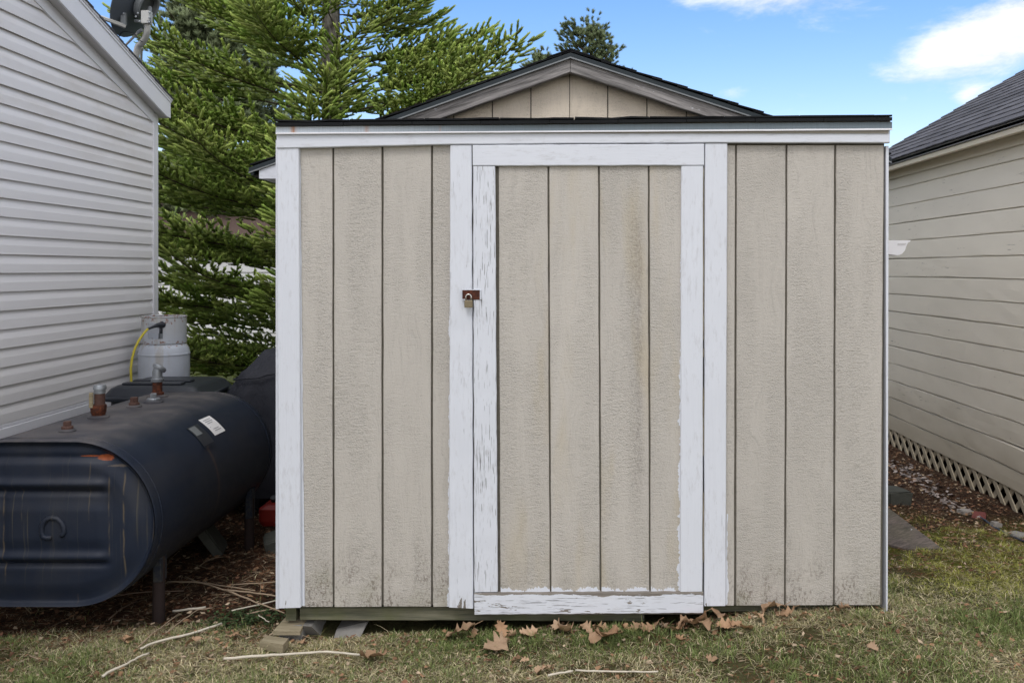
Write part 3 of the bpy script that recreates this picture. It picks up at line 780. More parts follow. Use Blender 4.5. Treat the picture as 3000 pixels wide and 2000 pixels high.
ragged("paint_overlap", (P2(1036, 700, YR2), P2(1036, 1392, YR2)), (P2(1031, 700, YR2), P2(1025, 1392, YR2)), YR2, M_PT, shed, 0.8, 200)
ragged("paint_overlap", (P2(1669, 1180, YR2), P2(1666, 1388, YR2)), (P2(1674, 1180, YR2), P2(1676, 1388, YR2)), YR2, M_PT, shed, 0.8, 40)
# pale torn weather-strip showing in the hinge gap
for (y0, y1) in ((385, 780), (800, 820), (890, 1045), (1130, 1290)):
    pa = atd(1616.2, y0, Y0 - 0.018); pb = atd(1615.2, y1, Y0 - 0.018)
    n = max(2, int((y1 - y0) / 12))
    MB().tube([pa.lerp(pb, i / n) + Vector((rng.uniform(-.0006, .0006), rng.uniform(-.001, .001), 0)) for i in range(n + 1)], [0.0016 + rng.uniform(-.0005, .0008) for _ in range(n + 1)], 5).build("weather_strip", M_SHIM, door)
# hasp
hasp = MB().cbox(atd(1061, 688, Y0 - 0.030), Vector(atd(1105, 665.5, Y0 - 0.030)) + Vector((0, 0.0032, 0)), 0.001).build("hasp", M_HASP, shed)
mbw = MB(); hp = [atd(1061, 665.5, Y0 - 0.031), atd(1105.5, 665.5, Y0 - 0.031), atd(1105.5, 688, Y0 - 0.031), atd(1061, 688, Y0 - 0.031)]
mbw.tube([hp[0], hp[1]], 0.0018, 6); mbw.tube([hp[1] + Vector((-.003, 0, 0)), hp[2] + Vector((-.003, 0, 0))], [0.003, 0.0035], 6); mbw.tube([hp[3], hp[3].lerp(hp[2], .22)], 0.002, 6); mbw.tube([hp[0], hp[3]], 0.0016, 6)
mbw.build("paint_crust", M_PT, hasp)
st = atd(1074, 680, Y0 - 0.038)
MB().tube([st + Vector((0, 0.012, .007)), st + Vector((0, -.004, .007)), st + Vector((0, -.008, 0)), st + Vector((0, -.004, -.007)), st + Vector((0, .012, -.007))], 0.0022, 8).build("staple", M_HASP, shed, smooth=True)
# padlock
lockc = atd(1076.2, 698, Y0 - 0.047)
lock = thing("padlock", "small brass padlock with a silver shackle hanging on the rusty hasp", "padlock", lockc)
MB().cbox(lockc + Vector((-.0168, -.007, -.0145)), lockc + Vector((.0168, .007, .0145)), 0.0022).build("body", M_BRASS, lock)
sh = []
for i in range(13):
    a = math.pi * i / 12
    sh.append(lockc + Vector((-.0108 * math.cos(a), 0, .0275 + .0115 * math.sin(a))))
MB().tube([lockc + Vector((-.0108, 0, .012))] + sh + [lockc + Vector((.0108, 0, .012))], 0.0029, 10).build("shackle", M_STEEL, lock, smooth=True)
MB().cbox(lockc + Vector((-.004, -.003, -.017)), lockc + Vector((.004, .003, -.0146)), 0.0006).build("keyway_plug", M_STEEL, lock)

# lean-to roof: deck and lapped shingle tabs
A = Vector((-1.149, 3.667, 2.094)); B = Vector((1.356, 3.667, 2.116))
ax_u = (B - A).normalized(); ax_v = Vector((0, 1.05, 0.125)).normalized(); ax_w = ax_u.cross(ax_v)
dk = MB(); D = [A + ax_v * 0.022 - ax_w * .003, B + ax_v * 0.022 - ax_w * .003, B + ax_v * 1.09 - ax_w * .003, A + ax_v * 1.09 - ax_w * .003]
dk.add(D + [p - ax_w * 0.016 for p in D], [(0, 1, 2, 3), (7, 6, 5, 4), (0, 4, 5, 1), (1, 5, 6, 2), (2, 6, 7, 3), (3, 7, 4, 0)]).build("roof_deck", M_WALLC, shed)
def shingle_mesh(wd, dp, th, nm, par, m, curl=0.0):
    mb = MB(); n = 4; vs = []; fs = []
    for i in range(n + 1):
        x = wd * i / n; c = curl * math.sin(i * 2.1 + 1) 
        vs += [(x, 0, c), (x, dp, -th), (x, dp, 0.0), (x, 0, th + c)]
    for i in range(n):
        for k in range(4): fs.append((i * 4 + k, (i + 1) * 4 + k, (i + 1) * 4 + (k + 1) % 4, i * 4 + (k + 1) % 4))
    fs += [(0, 1, 2, 3), (n * 4 + 3, n * 4 + 2, n * 4 + 1, n * 4)]
    mb.add(vs, fs)
    o = mb.build(nm, m, None, loc=(0, 0, 0)); me = o.data; bpy.data.objects.remove(o); return me
sm1 = [shingle_mesh(0.300, 0.19, 0.007, "shingle", None, M_SHB, c) for c in (0.0015, 0.003, 0.0)]
W_ = (B - A).length
for r in range(8):
    off = 0.0 if r % 2 == 0 else -0.152
    xs = off
    while xs < W_ - 0.03:
        x0 = max(xs, 0); wd = min(xs + 0.3045, W_) - x0
        p = A + ax_u * x0 + ax_v * (r * 0.135 + rng.uniform(-.003, .003)) + ax_w * (0.001 + rng.uniform(0, .0022))
        uu = (ax_u + ax_w * rng.uniform(-.008, .012)).normalized()
        placed("shingle", rng.choice(sm1), basis(p, uu * (wd / 0.3045), ax_v, ax_w), shed)
        xs += 0.3045

# starter course hanging over the drip edge
mb = MB(); nS = 9
for i in range(nS):
    a_ = A + ax_u * (W_ * i / nS + .001); b2 = A + ax_u * (W_ * (i + 1) / nS - .001)
    dn = ax_w * (-.0145 + rng.uniform(-.001, .001)); bk2 = ax_v * .022
    mb.add([a_ - ax_w * .001, b2 - ax_w * .001, b2 + dn, a_ + dn, a_ - ax_w * .001 + bk2, b2 - ax_w * .001 + bk2, b2 + dn + bk2, a_ + dn + bk2], [(0, 1, 2, 3), (7, 6, 5, 4), (0, 4, 5, 1), (1, 5, 6, 2), (2, 6, 7, 3), (3, 7, 4, 0)])
mb.build("starter_strip", M_SHB, shed)

# gabled main roof
YG = 4.64
ap = Vector((0.063, YG, 2.619)); eL = Vector((-1.58, YG, 2.031)); eR = Vector((1.704, YG, 2.083))
DEP = 2.62
sm2 = [shingle_mesh(0.300, 0.19, 0.007, "shingle", None, M_SHB, c) for c in (0.001, 0.0025)]
for e, sgn in ((eL, 1), (eR, -1)):
    upv = (ap - e).normalized(); L = (ap - e).length
    uax = Vector((0, 1, 0)) if sgn == 1 else Vector((0, 1, 0))
    wax = upv.cross(uax) if sgn == 1 else uax.cross(upv)
    if wax.z < 0: wax = -wax
    down = e - wax * 0.008
    a0 = ap - wax * 0.008
    dk = MB(); Q = [down + Vector((0, .01, 0)), a0 + Vector((0, .01, 0)), a0 + Vector((0, DEP, 0)), down + Vector((0, DEP, 0))]
    dk.add(Q + [p - wax * .014 for p in Q], [(0, 1, 2, 3), (7, 6, 5, 4), (0, 4, 5, 1), (1, 5, 6, 2), (2, 6, 7, 3), (3, 7, 4, 0)]).build("roof_deck", M_WALLC, shed)
    nr = int(L / 0.137)
    for r in range(nr + 1):
        s0 = r * 0.137
        if s0 > L - 0.03: break
        y = -0.004 + rng.uniform(-.006, .004) - (0.0 if r % 2 == 0 else 0.0)
        first = True
        while y < DEP - 0.02:
            wd = 0.3045 if not (first and r % 2) else 0.152
            wd = min(wd, DEP - y)
            p = e + upv * s0 + Vector((0, y, 0)) + wax * (0.001 + rng.uniform(0, .0015))
            dp = min(0.19, L - s0) / 0.19
            # right-handed basis: local x = along the eave, y = upslope, z = out
            bx = Vector((0, 1, 0)); by = upv; bz = bx.cross(by)
            if bz.z < 0:
                p = p + bx * wd; bx = -bx; bz = bx.cross(by)
            placed("shingle", rng.choice(sm2), basis(p, bx * (wd / 0.3045), by * dp, bz), shed)
            y += wd; first = False
    # rake drip edge (dark metal), rake board (weathered), both in the plane of the gable
    v1 = 0.010; v2 = 0.036; v3 = 0.036; v4 = 0.108
    sl = (ap.z - e.z) / (ap.x - e.x)
    ex = e.x + (-0.006 if sgn == 1 else 0.006)
    ez = ap.z + sl * (ex - ap.x)
    poly = [(ap.x, ap.z - v1), (ex, ez - v1), (ex, ez - v2), (ap.x, ap.z - v2)]
    MB().prism(poly, YG - 0.002, YG + 0.004).build("rake_drip_edge", M_DRIPD, shed)
    ridge_in = [(ap.x, ap.z - v2 + .004), (ex, ez - v2 + .004), (ex, ez - v2 - .003), (ap.x, ap.z - v2 - .003)]
    MB().prism(ridge_in, YG - 0.006, YG + 0.001).build("rake_drip_lip", M_BRKT, shed)  # lighter grey painted in as the metal lip's highlight
    # rake board, uneven
    n = 24; rx = []
    g_ = 0.0012 * (1 if sgn == 1 else -1)
    mb = MB(); vs = []; fs = []
    xe = e.x + (0.13 if sgn == 1 else -0.13)
    for i in range(n + 1):
        x = lin(ap.x - g_, xe, i / n); z = ap.z + sl * (x - ap.x)
        j = (float(vnoise(i * .7, 5 + sgn)) - .5) * .004
        vs += [(x, YG + .012, z - v3 + .003), (x, YG + .012, z - v4 + .004 + j), (x, YG + .016, z - v4 + j), (x, YG + .048, z - v4 + j), (x, YG + .048, z - v3 + .003)]
    for i in range(n):
        for k in range(5): fs.append((i * 5 + k, (i + 1) * 5 + k, (i + 1) * 5 + (k + 1) % 5, i * 5 + (k + 1) % 5))
    fs += [(0, 1, 2, 3, 4), tuple(n * 5 + k for k in (4, 3, 2, 1, 0))]
    mb.add(vs, fs).build("rake_board", M_GREY, shed)
# ridge cap shingles
for i in range(9):
    y = YG - 0.006 + i * 0.29
    v1_ = Vector((-1, 0, -0.358)).normalized() * 0.13; v2_ = Vector((1, 0, -0.327)).normalized() * 0.13
    t0 = Vector((ap.x, y, ap.z + 0.011)); t1 = Vector((ap.x, y + 0.31, ap.z + 0.006)); dn = Vector((0, 0, -.006))
    MB().add([t0 + v1_, t0, t0 + v2_, t1 + v1_, t1, t1 + v2_, t0 + v1_ + dn, t0 + dn, t0 + v2_ + dn, t1 + v1_ + dn, t1 + dn, t1 + v2_ + dn],
             [(0, 1, 4, 3), (1, 2, 5, 4), (9, 10, 7, 6), (10, 11, 8, 7), (0, 6, 7, 1), (1, 7, 8, 2), (3, 4, 10, 9), (4, 5, 11, 10), (0, 3, 9, 6), (2, 8, 11, 5)]).build("ridge_shingle", M_SHB, shed)
# gable wall
gx_edges = [atd(x, 250, YM).x for x in (864, 953, 1042, 1131, 1219.5, 1308, 1396, 1486, 1577, 1667, 1757)]
def under(x):
    return (ap.z + 0.358 * (x - ap.x) if x < ap.x else ap.z - 0.327 * (x - ap.x)) - 0.085
allx = [-1.45] + [x for x in gx_edges if -1.45 < x < 1.55] + [1.56]
for i in range(len(allx) - 1):
    a, b = allx[i] + 0.003, allx[i + 1] - (0.0035 if i != 5 else 0.001)
    pts = [(a, 1.9), (b, 1.9), (b, under(b))] + ([(ap.x, under(ap.x))] if a < ap.x < b else []) + [(a, under(a))]
    if min(under(a), under(b)) < 1.95: continue
    MB().prism(pts, YM, YM + 0.008).build("siding_board", M_SIDG, shed)
mw = MB()
mw.prism([(-1.46, 0.1), (1.57, 0.1), (1.57, under(1.57) + .01), (ap.x, under(ap.x) + .03), (-1.46, under(-1.46) + .01)], YM + 0.008, YM + 2.4)
mw.build("wall_panel", M_GROOVE, shed)
for (x, y) in ((1305, 182), (1313, 181), (1309.5, 190)):
    placed("nail", nm, Matrix.Translation(atd(x, y, YM - .001)) @ Matrix.Scale(0.8, 4), shed)
# long side walls of the main body, boards
for sx in (-1.468, 1.573):
    for i in range(12):
        y0 = YM + 0.01 + i * 0.2
        MB().box((sx - .008, y0, 0.12), (sx + .008, y0 + .194, 1.95)).build("siding_board", M_SID, shed)
# eave return at the left end: white box under the roof edge
zb = at(0, 523, YG).z
xe0 = -1.56 + .025
MB().prism([(xe0, zb), (-1.40, zb), (-1.40, 2.055), (xe0, 2.006)], YG + .004, YG + .24).build("eave_return", M_PH, shed)
MB().prism([(1.64, zb + .05), (1.5, zb + .05), (1.5, 2.06), (1.64, 2.02)], YG + .004, YG + .24).build("eave_return", M_PH, shed)
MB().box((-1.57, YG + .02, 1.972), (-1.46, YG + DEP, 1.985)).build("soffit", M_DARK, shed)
mb = MB(); mb.prism([(-1.586, 2.012), (-1.572, 2.018), (-1.560, 1.985), (-1.574, 1.980)], YG, YG + DEP); mb.build("eave_drip_edge", M_DRIPD, shed)

# length of K-profile white gutter on the shed's right side
gt = thing("gutter_piece", "short white gutter end showing past the right corner of the shed", "gutter", (1.9, 5.3, 1.6))
Yg = 4.95
gp = [at(x, y, Yg) for (x, y) in ((2590, 704), (2668, 704), (2667, 708), (2660, 711), (2655, 722), (2651, 734), (2642, 744), (2630, 748), (2590, 743))]
go = [(p.x, p.z) for p in gp]; 
cen = Vector((sum(p[0] for p in go) / 9, sum(p[1] for p in go) / 9))
MB().prism(go, Yg, Yg + 0.003).build("end_cap", M_TRIM, gt)
th = 0.003
inner = [(p[0] - (th if p[0] > cen.x else -th), p[1] + (th if p[1] < cen.y else 0)) for p in go]
mb = MB(); vs = []; fs = []
n = 9
for k, (pp) in enumerate(go[1:]): vs += [(pp[0], Yg + .003, pp[1]), (pp[0], Yg + 1.6, pp[1])]
for k in range(7): fs.append((2 * k, 2 * k + 1, 2 * k + 3, 2 * k + 2))
for k, (pp) in enumerate(inner[1:]): vs += [(pp[0], Yg + .003, pp[1]), (pp[0], Yg + 1.6, pp[1])]
for k in range(7): fs.append((16 + 2 * k, 16 + 2 * k + 2, 16 + 2 * k + 3, 16 + 2 * k + 1))
mb.add(vs, fs).build("trough", M_TRIM, gt)
MB().prism([(p[0] - .012, p[1] - .004) for p in ((go[1][0] - .06, go[1][1] - .012), (go[1][0] - .01, go[1][1] - .012), (go[1][0] - .02, go[1][1] - .022), (go[1][0] - .06, go[1][1] - .024))], Yg - .002, Yg).build("painted_shade_patch", M_SOFF, gt)  # darker grey patch painted in as the gutter's inner shadow
for yy in (Yg + .2, Yg + 1.2):
    MB().box((1.582, yy, 1.58), (go[0][0] + .02, yy + .025, 1.60)).build("bracket", M_TRIM, gt)

# concrete block and shim under the left corner
def hollow_block(c, sx, sy, sz, rot, m, name, label):
    t_ = thing(name, label, "concrete block", c)
    mb = MB(); w_ = 0.035
    for (lo, hi) in (((-sx / 2, -sy / 2, 0), (sx / 2, sy / 2, w_)), ((-sx / 2, -sy / 2, sz - w_), (sx / 2, sy / 2, sz)),
                     ((-sx / 2, -sy / 2, w_), (-sx / 2 + w_, sy / 2, sz - w_)), ((sx / 2 - w_, -sy / 2, w_), (sx / 2, sy / 2, sz - w_)), ((-w_ / 2, -sy / 2, w_), (w_ / 2, sy / 2, sz - w_))):
        mb.cbox(Vector(c) + Vector(lo), Vector(c) + Vector(hi), 0.004)
    o_ = mb.build("block_body", m, t_)
    t_.rotation_euler = rot
    return t_
cb = G(705, 1452, False)
blk = thing("concrete_block", "grey hollow concrete block on its side under the shed's left front corner", "concrete block", (-1.02, 3.80, -0.07))
mb = MB()
c0 = Vector((-1.02, 3.80, -0.07))
mb.cbox((-1.155, 3.735, -0.09), (-1.055, 3.93, 0.028), .006)
mb.cbox((-1.055, 3.72, -0.09), (-0.88, 3.93, -0.045), .006)
mb.add([(-1.055, 3.735, .028), (-1.02, 3.735, .026), (-0.99, 3.80, -.044), (-1.055, 3.80, -.044), (-1.055, 3.93, .028), (-1.02, 3.93, .026), (-0.99, 3.93, -.044), (-1.055, 3.93, -.044)], [(0, 1, 2, 3), (4, 7, 6, 5), (0, 4, 5, 1), (1, 5, 6, 2)])
mb.add([(-.94, 3.70, -.075), (-.83, 3.715, -.05), (-.80, 3.80, .02), (-.93, 3.80, -.01), (-.94, 3.93, -.075), (-.83, 3.93, -.05), (-.80, 3.93, .02), (-.93, 3.93, -.01)], [(0, 1, 2, 3), (4, 7, 6, 5), (0, 3, 7, 4), (1, 5, 6, 2), (3, 2, 6, 7), (0, 4, 5, 1)])
mb.build("block_body", M_CONC, blk)
shim = thing("shim_board", "short weathered board wedged between the concrete block and the shed corner", "wood board", (-1.10, 3.75, 0.03))
a, b_, c, d = atd(645, 1432, 3.70), atd(700, 1438, 3.70), atd(700, 1424, 3.74), atd(650, 1416, 3.86)
MB().add([(-1.165, 3.69, .024), (-1.055, 3.70, .020), (-1.055, 3.84, .040), (-1.135, 3.86, .046), (-1.165, 3.69, .008), (-1.055, 3.70, .004), (-1.055, 3.84, .026), (-1.135, 3.86, .032)],
         [(0, 1, 2, 3), (7, 6, 5, 4), (0, 4, 5, 1), (1, 5, 6, 2), (2, 6, 7, 3), (3, 7, 4, 0)]).build("board", M_SHIM, shim)

# ------------------------------------------------------------------ left house, grey vinyl siding
XL = -3.01
house = thing("vinyl_house", "house with pale grey vinyl siding and a white sloping eave on the left", "house", (-5.0, 3.4, 0.0))
YC, YRG = 6.69, 3.4
def rk_lo(y):   # lower edge of the frieze on the wall, height at y
    yy = YRG + abs(y - YRG); return EYE + 1.536 + 0.297 * (5.166 - yy)
def yend(z): return min(YC, 5.166 + (1.536 - (z - EYE)) / 0.297)
prof = [(0.000, 0.0), (0.015, 0.0), (0.0145, 0.010), (0.0130, 0.050), (0.0105, 0.060), (0.0035, 0.080), (0.003, 0.1016)]
zb0 = EYE - 0.834
def lap_course(zbase, h, ya_f, yb_f, prof, X, m, name, par, proud=0.0, n=8, sgn=1, wav=0.0006):
    vs = []; fs = []; k = len(prof)
    for i in range(n + 1):
        for (dx_, dz_) in prof:
            z = zbase + dz_
            y = lin(ya_f(z), yb_f(z), i / n)
            vs.append((X + sgn * (dx_ + proud + rng.uniform(-wav, wav) * (dx_ > .008)), y, z))
    for i in range(n):
        for j in range(k - 1): fs.append((i * k + j, (i + 1) * k + j, (i + 1) * k + j + 1, i * k + j + 1))
    for e in (0, n): fs.append(tuple(e * k + j for j in range(k)))
    return MB().add(vs, fs).build(name, m, par)
zr_top = rk_lo(YRG)
k = 0
JY = F * 3.01 / (PX - 282 * K)
while zb0 + k * 0.1016 < zr_top - 0.02:
    z0 = zb0 + k * 0.1016
    h = min(0.1016, zr_top - z0)
    pr = [(a, b * h / 0.1016) for a, b in prof]
    far = lambda z: yend(z); near = lambda z: 2 * YRG - yend(z)
    if k % 2 == 0 and z0 < EYE + 1.05 or k in (13,):
        jy = JY + rng.uniform(-.015, .015) - (0.0 if k % 4 == 0 else 0.01)
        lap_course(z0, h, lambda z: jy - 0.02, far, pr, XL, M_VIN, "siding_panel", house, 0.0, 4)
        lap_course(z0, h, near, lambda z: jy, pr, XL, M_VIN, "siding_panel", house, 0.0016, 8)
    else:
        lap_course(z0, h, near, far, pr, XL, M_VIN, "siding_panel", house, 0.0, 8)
    k += 1
# walls behind, foundation and skirt trim
gp_ = [(0.12, 0.60), (YC, 0.60), (YC, rk_lo(YC) + .08), (YRG, zr_top + .08), (0.12, rk_lo(YC) + .08)]
MB().prism(gp_, XL - 0.15, XL, 'x').build("wall_panel", M_WALLC, house)
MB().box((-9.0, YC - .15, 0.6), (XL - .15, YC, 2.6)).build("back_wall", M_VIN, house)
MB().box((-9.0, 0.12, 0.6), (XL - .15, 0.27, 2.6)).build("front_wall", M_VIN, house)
MB().box((-9.0, 0.15, -0.1), (XL - .02, YC - .03, 0.60)).build("foundation", M_CONC, house)
MB().cbox((XL - .015, 0.12, zb0 - 0.078), (XL + .022, YC + .07, zb0 - 0.024), .003).build("skirt_trim", M_TRIM, house)
MB().cbox((XL - .015, 0.12, zb0 - 0.022), (XL + .016, YC + .07, zb0 - 0.003), .003).build("starter_strip", M_TRIM, house)
MB().cbox((XL - .02, YC - .002, zb0 - .02), (XL + .020, YC + .078, rk_lo(YC) + .07), .004).build("corner_post", M_TRIM, house)
MB().cbox((XL - .02, .04, zb0 - .02), (XL + .020, .118, rk_lo(YC) + .07), .004).build("corner_post", M_TRIM, house)
XF = XL + 0.095
for sgn in (1, -1):
    yy = lambda t: YRG + sgn * t            # t = distance from the ridge
    TE = YC + .05 - YRG; TF = 6.806 - YRG
    lo = lambda t: rk_lo(YRG + t)
    def strip(name, z_lo, z_hi, x0, x1, t1, m, cutflat=False, t0=0.0):
        pts = [(yy(t0), lo(t0) + z_lo), (yy(t1), lo(t1) + z_lo), (yy(t1), lo(t1) + z_hi), (yy(t0), lo(t0) + z_hi)]
        if cutflat:
            tc_ = t1 - 0.06
            pts = [(yy(t0), lo(t0) + z_lo), (yy(tc_), lo(tc_) + z_lo), (yy(t1), lo(tc_) + z_lo - .002), (yy(t1), lo(t1) + z_hi), (yy(t0), lo(t0) + z_hi)]
        return MB().prism(pts, x0, x1, 'x').build(name, m, house)
    strip("frieze_board", 0.0, 0.078, XL + .001, XL + .020, YC - YRG, M_TRIM)
    strip("soffit", 0.079, 0.084, XL + .001, XF - .012, TF - .01, M_SOFF)
    strip("rake_fascia", 0.070, 0.212, XF - .012, XF, TF, M_TRIM, True)
    strip("rake_fascia_bead", 0.198, 0.214, XF, XF + .006, TF, M_TRIM)
    strip("roof_drip", 0.214, 0.232, XF - .02, XF + .010, TF + .01, M_SOFF)
    strip("roof_deck", 0.090, 0.215, -9.2, XF - .014, TF + .005, M_WALLC)
# shingles along the rake edge, then the rest of the slope as rows
m_hs = M_SHB
hm = shingle_mesh(0.300, 0.19, 0.008, "shingle", None, M_SHG, 0.001)
for sgn in (1, -1):
    upv = Vector((0, -sgn * 1, 0.297)).normalized()
    e = Vector((XF + .018, YRG + sgn * (6.83 - YRG), rk_lo(6.83) + 0.234))
    L = (6.83 - YRG) * math.sqrt(1 + .297 ** 2)
    bx = Vector((-1, 0, 0)) if sgn == 1 else Vector((1, 0, 0))
    r = 0
    while r * 0.137 < L - .05:
        for c in range(3 if sgn == 1 else 0):
            x0 = c * 0.3045 - (0.15 if (r % 2 and c) else 0); wd = 0.3045 if not (r % 2 and c == 0) else 0.1545
            p = e + upv * (r * .137) + Vector((-x0 - (rng.uniform(0, .006) if c == 0 else 0), 0, 0)) 
            bz = bx.cross(upv); b0 = bx; pp = p
            if bz.z < 0: b0 = -bx; bz = b0.cross(upv); pp = p + bx * wd
            placed("shingle", hm, basis(pp, b0 * (wd / .3045), upv, bz), house)
        r += 1
    mb = MB()
    for r2 in range(r):
        p0 = e + upv * (r2 * .137); w2 = Vector((0, sgn * .297, 1)).normalized()
        xa = -0.90 if sgn == 1 else 0
        a_ = p0 + Vector((xa, 0, 0)); b2 = Vector((-9.2, p0.y, p0.z))
        mb.add([a_, b2, b2 + upv * .15 - w2 * .007, a_ + upv * .15 - w2 * .007, a_ + w2 * .007, b2 + w2 * .007, b2 + upv * .15, a_ + upv * .15], [(3, 2, 1, 0), (4, 5, 6, 7), (0, 1, 5, 4), (0, 4, 7, 3), (1, 2, 6, 5), (2, 3, 7, 6)])
    o_ = mb.build("shingle_rows", M_SHG, house); o_['kind'] = 'stuff'

# ------------------------------------------------------------------ satellite dish on the left house's roof
dz0 = Vector((-3.09, 6.50, rk_lo(6.50) + 0.24))
dish = thing("satellite_dish", "dark grey satellite dish seen from behind on the left house's roof edge", "satellite dish", dz0)
dc = at(408, -6, 6.50)
dn_ = Vector((-0.80, 0.10, 0.42)).normalized()            # the way the dish looks
da = dn_.cross(Vector((0, 0, 1))).normalized(); db = da.cross(dn_)
if db.z < 0: db = -db
vs = []; fs = []; NR, NA = 8, 40
for side in (0, 1):
    for i in range(NR + 1):
        r = i / NR
        for k in range(NA):
            t_ = 2 * math.pi * k / NA
            vs.append(dc + da * (math.cos(t_) * r * .25) + db * (math.sin(t_) * r * .31) + dn_ * (0.055 * r * r - 0.05 + (0.006 if side else 0)))
    o0 = side * (NR + 1) * NA
    for i in range(NR):
        for k in range(NA): fs.append((o0 + i * NA + k, o0 + i * NA + (k + 1) % NA, o0 + (i + 1) * NA + (k + 1) % NA, o0 + (i + 1) * NA + k))
o1 = (NR + 1) * NA
for k in range(NA): fs.append((NR * NA + k, NR * NA + (k + 1) % NA, o1 + NR * NA + (k + 1) % NA, o1 + NR * NA + k))
MB().add(vs, fs).build("reflector", M_DISH, dish, smooth='auto')
bk = dc - dn_ * 0.055
MB().lathe(bk - db * .03, [(0.105, 0.0), (0.112, -0.010), (0.112, -0.045), (0.096, -0.050), (0.090, -0.045), (0.090, -0.01), (0.105, 0)], 28, dn_).build("back_ring", M_BRKT, dish, smooth='auto')
MB().cbox((-.045, -.012, -.045), (.045, .012, .045), .004).build("clamp_plate", M_ZINC, dish)
cp = [o_ for o_ in dish.children if o_.name.startswith("clamp_plate")][0]
cp.matrix_local = Matrix.Translation((bk - dn_ * .05 - db * .03) - dz0) @ basis((0, 0, 0), da, dn_, db)
top = at(425, 60, 6.42); mid = at(430, 90, 6.42); foot = dz0 + Vector((0, .05, -.04))
MB().cbox(at(418, 72, 6.42) + Vector((0, -.03, 0)), at(442, 34, 6.42) + Vector((0, .03, 0)), .003).build("mast_clamp", M_GALV, dish)
path = [at(432, 66, 6.43), at(431, 92, 6.44), at(425, 112, 6.46), at(415, 128, 6.48), at(402, 146, 6.50), foot + Vector((0, 0, -.02))]
sm = []
for i in range(len(path) - 1):
    for j in range(4):
        t_ = j / 4; p0 = path[max(i - 1, 0)]; p1 = path[i]; p2 = path[i + 1]; p3 = path[min(i + 2, len(path) - 1)]
        sm.append(0.5 * ((2 * p1) + (p2 - p0) * t_ + (2 * p0 - 5 * p1 + 4 * p2 - p3) * t_ ** 2 + (3 * p1 - p0 - 3 * p2 + p3) * t_ ** 3))
sm.append(path[-1])
MB().tube(sm, 0.023, 14).build("mast", M_GALV, dish, smooth='auto')
MB().tube([at(436, 66, 6.40), bk - dn_ * .05 - db * .03], 0.016, 8).build("tilt_bracket", M_BRKT, dish)
MB().tube([at(440, 66, 6.40), at(396, 62, 6.45)], 0.012, 8).build("tilt_bracket", M_BRKT, dish)
for (x, y) in ((439, 38), (439, 53), (438, 66), (405, 40), (399, 50), (410, 64), (362, 41)):
    MB().lathe(at(x, y, 6.385), [(0.0075, 0), (0.0075, -.008), (0, -.010)], 7, (0, 1, 0)).build("bolt", M_ZINC, dish)
MB().tube([at(367, 78, 6.40), at(300, 53, 6.30), at(215, 25, 6.15)], [0.016, 0.014, 0.013], 6).build("feed_arm", M_GALV, dish)
MB().cbox(at(355, 75, 6.40) + Vector((0, -.015, 0)), at(370, 38, 6.40) + Vector((0, .015, 0)), .003).build("arm_bracket", M_BRKT, dish)
MB().tube([at(410, 91, 6.42), at(370, 131, 6.52), dz0 + Vector((-.22, .3, -.1))], [0.009, 0.008, .008], 8).build("strut", M_GALV, dish)
MB().tube([at(416, 88, 6.42), at(404, 96, 6.43)], [0.014, 0.013], 8).build("strut_cap", M_ZINC, dish)
MB().tube([at(415, 140, 6.62), at(413, 190, 6.74)], 0.009, 8).build("strut", M_GALV, dish)
cab = [at(x, y, Yc) for (x, y, Yc) in ((349, 108, 6.5), (353, 99, 6.5), (362, 93, 6.48), (376, 93, 6.46), (392, 99, 6.44), (402, 109, 6.43), (408, 118, 6.43), (418, 124, 6.44))]
MB().tube([at(340, 125, 6.52)] + cab, 0.0035, 6).build("cable", M_BLK, dish, smooth=True)
for pth in ((0.006, .0245), ):
    for (x, y) in ((428, 92), (418, 118), (414, 124)):
        pass

# ------------------------------------------------------------------ right building, cream boards
XRW = 2.945
cot = thing("cream_outbuilding", "cream clapboard building with a grey shingled roof and lattice skirt on the right", "building", (4.4, 5.5, 0.0))
cp_ = [(0.0, 0.0), (0.010, 0.0), (0.0120, 0.002), (0.0120, 0.008), (0.0105, 0.075), (0.009, 0.1405), (0.003, 0.1490), (0.0, 0.1524)]
YN, YFAR = 2.2, 8.70
zl0 = 1.59 - 9 * 0.1524
for k in range(-1, 14):
    z0 = zl0 + k * 0.1524
    pr = cp_
    if k == -1: z0 = zl0 - 0.136; pr = [(a, b * 0.136 / .1524) for a, b in cp_]
    tilt = 0.0
    far = lambda z: YFAR; near = lambda z: YN
    o_ = lap_course(z0, 0, near, far, pr, XRW, M_CREAM, "siding_board", cot, 0.0, 34, -1, 0.0012)
    me = o_.data
    for v in me.vertices:      # boards are not quite straight; the lowest ones sag and split
        yy_ = v.co.y + 5.5
        v.co.z += (float(vnoise(yy_ * 1.1 + k * 7.7, k * 3.1)) - .5) * .006
        if k in (-1, 0):
            v.co.z -= 0.008 * math.exp(-((yy_ - 5.55) / .35) ** 2) * (1 if k == 0 else 1.3)
            v.co.x -= 0.008 * math.exp(-((yy_ - 5.5) / .30) ** 2)
mwc = MB()
mwc.box((XRW, YN, 0.10), (7.2, YFAR, 2.38))
mwc.build("wall_panel", M_WALLC, cot)
